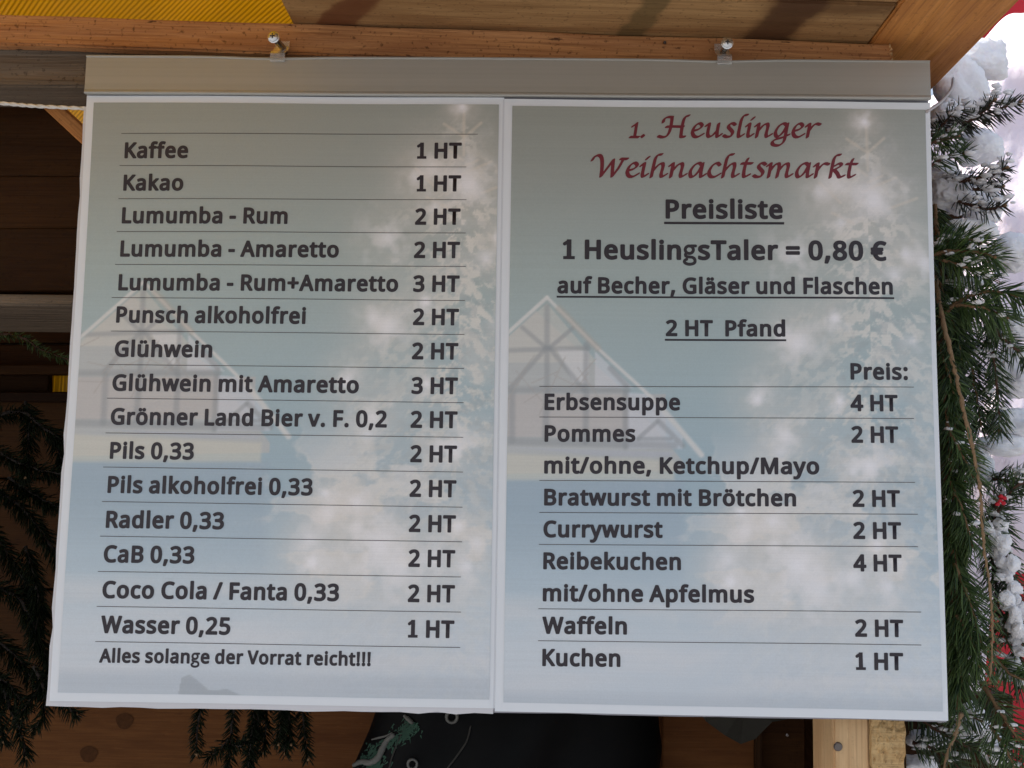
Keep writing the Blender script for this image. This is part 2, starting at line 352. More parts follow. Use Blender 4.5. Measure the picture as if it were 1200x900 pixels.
# torn end grain on the right end of the batten
for k in range(7):
    c = Vector((xr+.0003, .0118, zc(xr)-.003-k*.0035)); V, F = [], []
    for a_ in range(6): V.append(c+Vector((random.uniform(-.0028, .0006), random.uniform(-.0012, .0004), random.uniform(-.002, .002))))
    bm = bmesh.new(); [bm.verts.new(v) for v in V]; bmesh.ops.convex_hull(bm, input=bm.verts); me = bpy.data.meshes.new('splinter'); bm.to_mesh(me); bm.free(); link('splinter', me, W_SPLIT, stall, None).location = -loc0(stall)
board('front_fascia', (-.95, YF-.02, zc(-.95)+.03), (xs_[-1], YF-.02, zc(xs_[-1])+.03), .05, .016, (0, 0, 1), W_BATTEN, stall)
# splintered chip on the last gap
# posts at the right corner
zp = zb0-.003
def px_x(px, Y, py=870): return at(px, py, Y).x
board('post', ((px_x(975, .02)+px_x(1020, .02))/2, .047, .02), ((px_x(975, .02)+px_x(1020, .02))/2, .047, zp), px_x(1020, .02)-px_x(975, .02)-.0012, .054, (1, 0, 0), W_POST, stall, rough=.0008, seg=20, label='pale squared corner post')
def split_post():
    x0, x1 = px_x(1021, .016), px_x(1061, .016); z0, z1 = at(1040, 985, .016).z, zp
    nz, nx = 150, 12; V = []; F = []
    for j in range(nz+1):
        z = z0+(z1-z0)*j/nz
        e = .0035*mnoise.noise(Vector((3, z*60, 1)))+.002*mnoise.noise(Vector((3, z*260, 1)))
        cut = max(0, (at(0, 878, .016).z-z))*.55
        a = x0+min(cut, .022)
        for i in range(nx+1):
            x = a+(x1+e-a)*i/nx
            y = .016+.0022*mnoise.noise(Vector(((x*.8+z*.6)*160, (z*.8-x*.6)*900, 0)))+.003*mnoise.noise(Vector((x*40, z*60, 5)))
            V.append((x, y, z))
        V += [(x1+e-.002, .05, z), (a, .05, z)]
    m = nx+3
    for j in range(nz):
        for i in range(m): F.append([j*m+i, j*m+(i+1) % m, (j+1)*m+(i+1) % m, (j+1)*m+i])
    mesh('split_post', V, F, W_SPLIT, stall, label='roughly split yellowish post with torn edge')
split_post()
# right side boards of the stall, receding from the corner
sx = px_x(1052, .06)
for k in range(9):
    za = .1+k*.235
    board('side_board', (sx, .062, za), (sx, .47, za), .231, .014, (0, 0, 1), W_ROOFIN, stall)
for k in range(9):  # unseen left wall added to keep side light out of the stall
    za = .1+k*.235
    board('side_board', (-.86, .062, za), (-.86, .47, za), .231, .014, (0, 0, 1), W_ROOFIN, stall)  # boards of the added, unseen left wall
poly_board('dark_filler_board', [at(1058, 215, .15), at(1128, 215, .15), at(1136, 1010, .15), at(1058, 1010, .15)], .02, W_ROOFIN, stall)  # added dark boards standing in for the shade between the boughs
poly_board('dark_filler_board', [at(1040, 40, .13), at(1088, 40, .13), at(1088, 213, .13), at(1040, 213, .13)], .02, W_ROOFIN, stall)
poly_board('dark_filler_board', [at(1129, 815, .155), at(1188, 815, .155), at(1188, 1010, .155), at(1137, 1010, .155)], .02, W_ROOFIN, stall)
# rafter and the dark boards under it
YR = .088
board('rafter', at(3, 70, YR), at(345, 388, YR), .012, .012, (0, 0, 1), W_RAFTER, stall, label='orange sloping rafter glowing under the tarpaulin')
def line_y(x): return 101+(x-24)*.93
YW = .100
tops = [(-220, line_y(-220))]
for a, b in ((-80, 205.8), (206, 266.8), (267, 342)):
    xr0 = 24+(a-101)/.93; xr1 = 24+(b-101)/.93
    poly_board('dark_board', [at(-600, a, YW), at(xr0, a, YW), at(xr1, b, YW), at(-600, b, YW)], .012, W_ROOFIN, stall)
# shelf ledge
sh_t, sh_b = at(40, 345, .075).z, at(40, 358, .075).z
board('shelf', (at(-600, 350, .2).x, .145, (sh_t+sh_b)/2), (at(560, 350, .2).x, .145, (sh_t+sh_b)/2), .14, sh_t-sh_b, (0, 1, 0), W_GREY, stall, label='grey brown shelf ledge')
# inner wall in horizontal boards; a slot between the second and third is closed by yellow mesh
YI = .33
rows = [(60, 205, 300), (206, 300, 300), (300, 362, 300), (364, 402, 1052), (404, 437, 1052), (459, 560, 1052), (562, 690, 1052), (692, 818, 1052), (820, 960, 1052), (962, 1100, 1052)]
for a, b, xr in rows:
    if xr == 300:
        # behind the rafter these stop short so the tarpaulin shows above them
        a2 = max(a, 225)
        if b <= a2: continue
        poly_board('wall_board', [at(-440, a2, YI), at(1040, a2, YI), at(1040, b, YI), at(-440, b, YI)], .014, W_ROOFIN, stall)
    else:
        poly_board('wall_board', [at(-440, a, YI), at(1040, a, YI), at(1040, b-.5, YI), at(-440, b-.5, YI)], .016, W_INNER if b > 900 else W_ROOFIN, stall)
poly_board('slot_board', [at(-440, 437, YI+.01), at(57, 437, YI+.01), at(57, 459, YI+.01), at(-440, 459, YI+.01)], .01, W_ROOFIN, stall)
poly_board('light_block_panel', [at(-450, 222, YI+.04), at(1045, 222, YI+.04), at(1045, 433, YI+.04), at(-450, 433, YI+.04)], .01, W_ROOFIN, stall)  # unseen panels added to stop sky light at the wall board gaps
poly_board('light_block_panel', [at(-450, 463, YI+.04), at(1045, 463, YI+.04), at(1045, 1110, YI+.04), at(-450, 1110, YI+.04)], .01, W_ROOFIN, stall)
for a, b in ((427, 438), (459, 470)):
    poly_board('dark_rail', [at(-440, a, YI-.02), at(1040, a, YI-.02), at(1040, b, YI-.02), at(-440, b, YI-.02)], .018, W_ROOFIN, stall)
# ring marks of two knots on the low inner board
for kx, ky, r in ((146, 845, 12), (104, 884, 12)):
    c = at(kx, ky, YI-.0006); R = r/1250*.9
    V = [c]+[c+Vector((math.cos(t)*R*(1+.1*math.sin(3*t)), 0, math.sin(t)*R*.9)) for t in np.linspace(0, 2*math.pi, 24, endpoint=False)]
    mesh('knot', V, [[0, 1+i, 1+(i+1) % 24] for i in range(24)], M_KNOT, stall)
# ------------------------------------------------------------------ yellow tarpaulin over the stall
def tarp():
    t = thing('tarpaulin', 'yellow woven tarpaulin stretched over the open left half of the stall roof', 'tarpaulin', (-.45, -.1, ZC+.02))
    nx, ny = 70, 120; V = []; x0, x1 = -.95, xs_[0]+.012; y0, y1 = -.61, .42
    for j in range(ny+1):
        for i in range(nx+1):
            x = x0+(x1-x0)*i/nx; y = y0+(y1-y0)*j/ny
            z = zc(x)+.027+.0025*mnoise.noise(Vector((x*22+y*9, y*16, 2)))+.004*mnoise.noise(Vector((x*9, y*9, 0)))+.0012*math.sin(x*120+y*40)*mnoise.noise(Vector((x*5, y*5, 3)))
            V.append((x, y, z))
    F = [[j*(nx+1)+i, j*(nx+1)+i+1, (j+1)*(nx+1)+i+1, (j+1)*(nx+1)+i] for j in range(ny) for i in range(nx)]
    o = np_mesh('sheet', V, F, M_TARP, t, smooth=True, origin=(-.45, -.1, ZC+.02))
    m = o.modifiers.new('s', 'SOLIDIFY'); m.thickness = .0006
    # hem with a doubled rim on the right edge
    tube('hem', [(x1, y0+(y1-y0)*k/20, zc(x1)+.0245+.001*math.sin(k)) for k in range(21)], .0022, M_TARP, t)
tarp()
def mesh_strip():
    V = [at(50, 434, YI+.026), at(700, 434, YI+.026), at(700, 462, YI+.026), at(50, 462, YI+.026)]
    o = poly_board('mesh_strip', V, .0008, M_TARP, None)
    tag(o, 'narrow strip of yellow mesh closing the slot in the dark inner wall', 'mesh strip')
mesh_strip()

# ------------------------------------------------------------------ price board
sign = thing('price_board', 'large grey hanging board with two printed price lists under an aluminium rail', 'price board', (0, 0, Z0-.2266))
def warp(x, z):
    """gentle waviness of the board and its sheets (metres towards the viewer)"""
    z = z - Z0
    a = .0009*math.sin(x*9+1)*math.sin(z*11+.5)+.0005*math.sin(x*31+z*9)
    e = max(0, abs(x)-.20)/.1
    return a - .0012*e*e*math.sin(z*9+1.2)
def warp_v(x, z):
    z = z-Z0; a = .0009*np.sin(x*9+1)*np.sin(z*11+.5)+.0005*np.sin(x*31+z*9); e = np.maximum(0, np.abs(x)-.2)/.1
    return a-.0012*e*e*np.sin(z*9+1.2)
def sheet_mesh(name, x0, x1, z0, z1, y, thick, mat, parent, nx=24, nz=32, ragged=0.):
    V = []; F = []
    for s in (0, 1):
        for j in range(nz+1):
            for i in range(nx+1):
                x = x0+(x1-x0)*i/nx; z = z0+(z1-z0)*j/nz
                if ragged and j == 0: z += ragged*mnoise.noise(Vector((x*90, 3, 0)))
                if ragged and i == 0: x += ragged*mnoise.noise(Vector((z*60, 7, 0)))
                V.append((x, y+s*thick-warp(x, z), z))
    m = nx+1; N = m*(nz+1)
    for j in range(nz):
        for i in range(nx):
            a = j*m+i; F.append([a, a+1, a+m+1, a+m]); F.append([N+a, N+a+m, N+a+m+1, N+a+1])
    for i in range(nx): F += [[i, N+i, N+i+1, i+1], [nz*m+i, nz*m+i+1, N+nz*m+i+1, N+nz*m+i]]
    for j in range(nz): F += [[j*m, (j+1)*m, N+(j+1)*m, N+j*m], [j*m+nx, N+j*m+nx, N+(j+1)*m+nx, (j+1)*m+nx]]
    return mesh(name, V, F, mat, parent, smooth=False)
sheet_mesh('backing_board', -.3010, .3000, Z0-.2285, Z0+.2262, .0022, .0028, M_BACK, sign, ragged=.0012)
sheet_mesh('clear_edge', -.3022, -.0012, Z0-.2290, Z0+.19, .0010, .0008, M_EDGE, sign, ragged=.0015)
# aluminium rail across the top: a pressed profile
def rail():
    prof = [(0, .2266), (-.0026, .2264), (-.0027, .2256), (-.0019, .2250), (-.0021, .2140), (-.0022, .2060), (-.0024, .2010), (-.0030, .1996), (-.0030, .1988), (-.0024, .1981), (.0000, .1981)]
    prof = [(y-.0004, z) for y, z in prof]
    xs = np.linspace(-.3004, .2998, 40); V = []; F = []
    for x in xs:
        dip = 0
        for sx_ in (-.168, .151): dip += .0012*math.exp(-((x-sx_)/.03)**2)
        for y, z in prof: V.append((x, y-warp(x, Z0+z)*.4, Z0+z-(dip if z > .223 else 0)))
    k = len(prof)
    for i in range(len(xs)-1):
        for j in range(k): F.append([i*k+j, i*k+(j+1) % k, (i+1)*k+(j+1) % k, (i+1)*k+j])
    F += [list(range(k)), [(len(xs)-1)*k+j for j in range(k)][::-1]]
    o = mesh('rail', V, F, M_HEADER, sign, label='brushed aluminium top rail')
rail()

# --- the printed picture: a pale winter scene (gable, lit fir, clouds)
PIC0 = at(599, 126); PIC1 = at(1105, 831)
def pic(px, py): v = at(px, py); return v.x, v.z
def picture(x, z):
    """x, z arrays in the frame of the right-hand sheet -> rgb"""
    X = (x-PIC0.x)/.292; T = (PIC0.z-z)/.412           # 0..1 across, 0..1 down
    lerp = lambda a, b, t: a+(b-a)*t
    def stops(t, ps, cs): return np.stack([np.interp(t, ps, [c[k] for c in cs]) for k in range(3)], -1)
    # linear albedos
    C = stops(T, [0, .12, .30, .48, .68, .82, .92, 1], [(.335, .36, .325), (.355, .39, .365), (.40, .48, .47), (.41, .52, .55), (.385, .51, .585), (.51, .615, .68), (.63, .69, .735), (.58, .64, .69)])
    C = C*(1+.05*(fbm(X*3, T*4, 3, 5)-.5)[..., None])
    def blend(mask, c, a=1.):
        nonlocal C
        m = np.clip(mask*a, 0, 1)[..., None]; C = C*(1-m)+np.array(c)*m
    g = lambda cx, cz, rx, rz=None: np.exp(-((x-cx)/rx)**2-((z-cz)/(rz or rx))**2)
    # clouds
    n = fbm(X*5.5+9, T*12+3, 7, 21, .55); n2 = fbm(X*9+4, T*20, 6, 44)
    puff = np.clip((n-.49)*11, 0, 1)*np.interp(T, [.55, .64, .82, .9], [0, 1, 1, 0])*np.clip((X-.35)*4, 0, 1)
    blend(puff, (.76, .77, .77), .8)
    edge = np.clip(1-np.abs(n-.53)*22, 0, 1)*np.interp(T, [.55, .64, .82, .9], [0, 1, 1, 0])*np.clip((X-.3)*4, 0, 1)
    blend(edge, (.82, .80, .76), .6)
    st = np.clip((fbm(X*3+1, T*26, 5, 8)-.42)*3, 0, 1)*np.interp(T, [.8, .87, .95, 1], [0, 1, .8, .3])
    blend(st, (.76, .75, .75), .6)
    blend(np.clip((fbm(X*2.2+6, T*9, 4, 61)-.5)*4, 0, 1)*np.interp(T, [.74, .8, .93, 1], [0, 1, 1, .5]), (.52, .64, .72), .4)
    # fir tree: streaky haze of needles
    tx, tz = pic(1015, 150); dz = np.maximum(tz-z, 0); wid = .012+.30*dz+.010*np.sin(dz*190)*np.clip(dz/.04, 0, 1); inside = np.clip(1.25-np.abs(x-tx)/wid, 0, 1)*np.clip(dz/.02, 0, 1)*np.interp(T, [0, .55, .85], [1, .9, .2])
    sg = np.sign(x-tx); wx = X+.02*fbm(X*20, T*30, 3, 51); wt = T+.016*fbm(X*18, T*26, 3, 52); q = fbm(wx*44+sg*3, wt*78-np.abs(x-tx)*70, 5, 77, .62); q2 = fbm(wx*40+sg*5, wt*86-np.abs(x-tx)*60, 4, 30, .62)
    blend(inside*np.clip((q-.475)*9, 0, 1)*(.35+1.1*fbm(X*8, T*9, 3, 2)), (.80, .78, .72), .72)
    blend(inside*np.clip((.47-q2)*8, 0, 1), (.36, .42, .44), .45)
    clump = fbm(X*11, T*13, 3, 90); blend(inside*np.clip((clump-.47)*4, 0, 1), (.70, .69, .66), .45)
    # top twigs and star
    def seg(p, q_, w, c, a):
        x0, z0 = pic(*p); x1, z1 = pic(*q_); vx, vz = x1-x0, z1-z0; t = np.clip(((x-x0)*vx+(z-z0)*vz)/(vx*vx+vz*vz), 0, 1)
        d = np.hypot(x-x0-t*vx, z-z0-t*vz); blend(np.clip(1.5-d/(w*.0006), 0, 1), c, a)
    for p, q_ in (((1015, 148), (1017, 200)), ((992, 163), (1015, 178)), ((1036, 162), (1018, 178)), ((1000, 195), (1016, 206)), ((1034, 206), (1017, 214)), ((960, 215), (985, 238)), ((1010, 225), (1050, 208)), ((1040, 245), (1075, 232)), ((975, 250), (1000, 262))):
        seg(p, q_, 1.7, (.68, .62, .52), .55)
    for sx_, sy, r, a in ((1013, 143, 7, .9), (980, 216, 15, .55), (1024, 236, 20, .75), (1012, 228, 32, .3), (960, 226, 12, .4), (930, 298, 18, .55), (985, 262, 10, .4), (1062, 298, 8, .75), (1085, 308, 15, .6), (1048, 322, 10, .5), (978, 373, 12, .8),
                          (934, 402, 17, .7), (916, 392, 12, .4), (888, 468, 12, .75), (984, 470, 9, .7), (920, 512, 15, .6), (914, 530, 10, .4), (1018, 547, 18, .75), (1000, 552, 9, .5), (1070, 400, 10, .35), (874, 622, 14, .85), (906, 612, 13, .8), (908, 640, 9, .5),
                          (936, 662, 26, .8), (960, 690, 26, .5), (856, 682, 13, .75), (852, 655, 14, .4), (1028, 640, 9, .8), (868, 600, 8, .5), (1050, 660, 12, .4), (1040, 688, 14, .5), (1000, 678, 18, .45)):
        cx, cz = pic(sx_, sy); r *= .00062
        ang = np.arctan2(z-cz, x-cx); rr = r*(1+.10*np.sin(ang*5+sx_)+2.6*(fbm(X*40+sx_, T*58, 5, 12)-.5)); d = np.hypot(x-cx, z-cz); rr = np.maximum(rr, r*.45)
        blend(np.exp(-(d/(r*2.6))**2)*(.5+1.0*fbm(X*50+sy, T*70, 4, 66)), (.78, .73, .66), a*.45); blend(np.exp(-(d/rr)**2.2), (.90, .89, .90), a*.9); blend(np.exp(-(d/(r*.5))**2), (.96, .96, 1.0), a*.8)
    # half-timbered gable with snow on its verge
    def polym(pts, soft=.0009):
        P = [pic(*p) for p in pts]; m = np.full(x.shape, 1e9)
        for (ax, az), (bx, bz) in zip(P, P[1:]+P[:1]):
            vx, vz = bx-ax, bz-az; L = math.hypot(vx, vz); m = np.minimum(m, ((x-ax)*vz-(z-az)*vx)/L)
        return np.clip(m/soft+.5, 0, 1)
    beam = (.33, .355, .375)
    blend(polym([(641, 352), (728, 455), (800, 520), (800, 552), (560, 556), (560, 430)]), (.53, .55, .545), .9)
    blend(polym([(641, 356), (700, 425), (560, 425)]), (.68, .665, .61), .55)
    blend(polym([(697, 412), (742, 455), (697, 455)]), (.74, .76, .80), .6)
    blend(polym([(652, 408), (690, 412), (690, 450), (672, 448)]), (.74, .75, .76), .7)
    blend(polym([(560, 462), (780, 462), (780, 512), (560, 512)]), (.58, .54, .52), .6)
    blend(polym([(735, 460), (760, 462), (800, 512), (800, 526), (735, 526)]), (.70, .74, .80), .6)
    for p, q_, w_ in (((641, 360), (641, 455), 5), ((641, 460), (639, 512), 6), ((560, 412), (690, 408), 4.5), ((560, 457), (735, 457), 6), ((560, 516), (790, 522), 7), ((598, 455), (640, 408), 4.5), ((644, 408), (684, 457), 4.5), ((612, 384), (640, 408), 4), ((672, 384), (644, 408), 4),
                      ((687, 404), (686, 457), 5), ((687, 460), (686, 518), 5.5), ((733, 460), (733, 524), 5.5), ((600, 460), (600, 516), 6), ((690, 398), (712, 420), 4), ((715, 432), (734, 452), 5), ((748, 514), (770, 494), 4), ((748, 514), (786, 514), 3.5), ((772, 494), (800, 522), 5)):
        seg(p, q_, w_*.62, beam, .58)
    for p, q_, w_ in (((562, 420), (641, 349), 3.5), ((641, 349), (700, 408), 3), ((700, 408), (770, 472), 3.2), ((770, 472), (822, 533), 5)): seg(p, q_, w_*.6, (.74, .74, .72), .85)
    seg((655, 362), (700, 408), 4, (.50, .46, .40), .5)
    for k in range(14):                                   # bare twigs over the gable
        a0 = 560+k*9; seg((a0, 430+(k*37) % 60), (a0+30, 415+(k*53) % 70), .8, (.44, .42, .40), .5)
    blend(polym([(560, 530), (790, 540), (790, 563), (560, 563)], .0025), (.68, .665, .57), .6)
    blend(polym([(560, 523), (790, 530), (780, 542), (700, 534), (560, 531)]), (.50, .53, .59), .6)
    blend(polym([(560, 563), (800, 563), (800, 700), (560, 700)], .006)*np.interp(T, [.6, .64, .85], [0, 1, 0]), (.38, .46, .55), .5)
    blend(np.clip((T-.975)*60, 0, 1), (.48, .53, .58), .5)
    return np.clip(C, 0, .95)

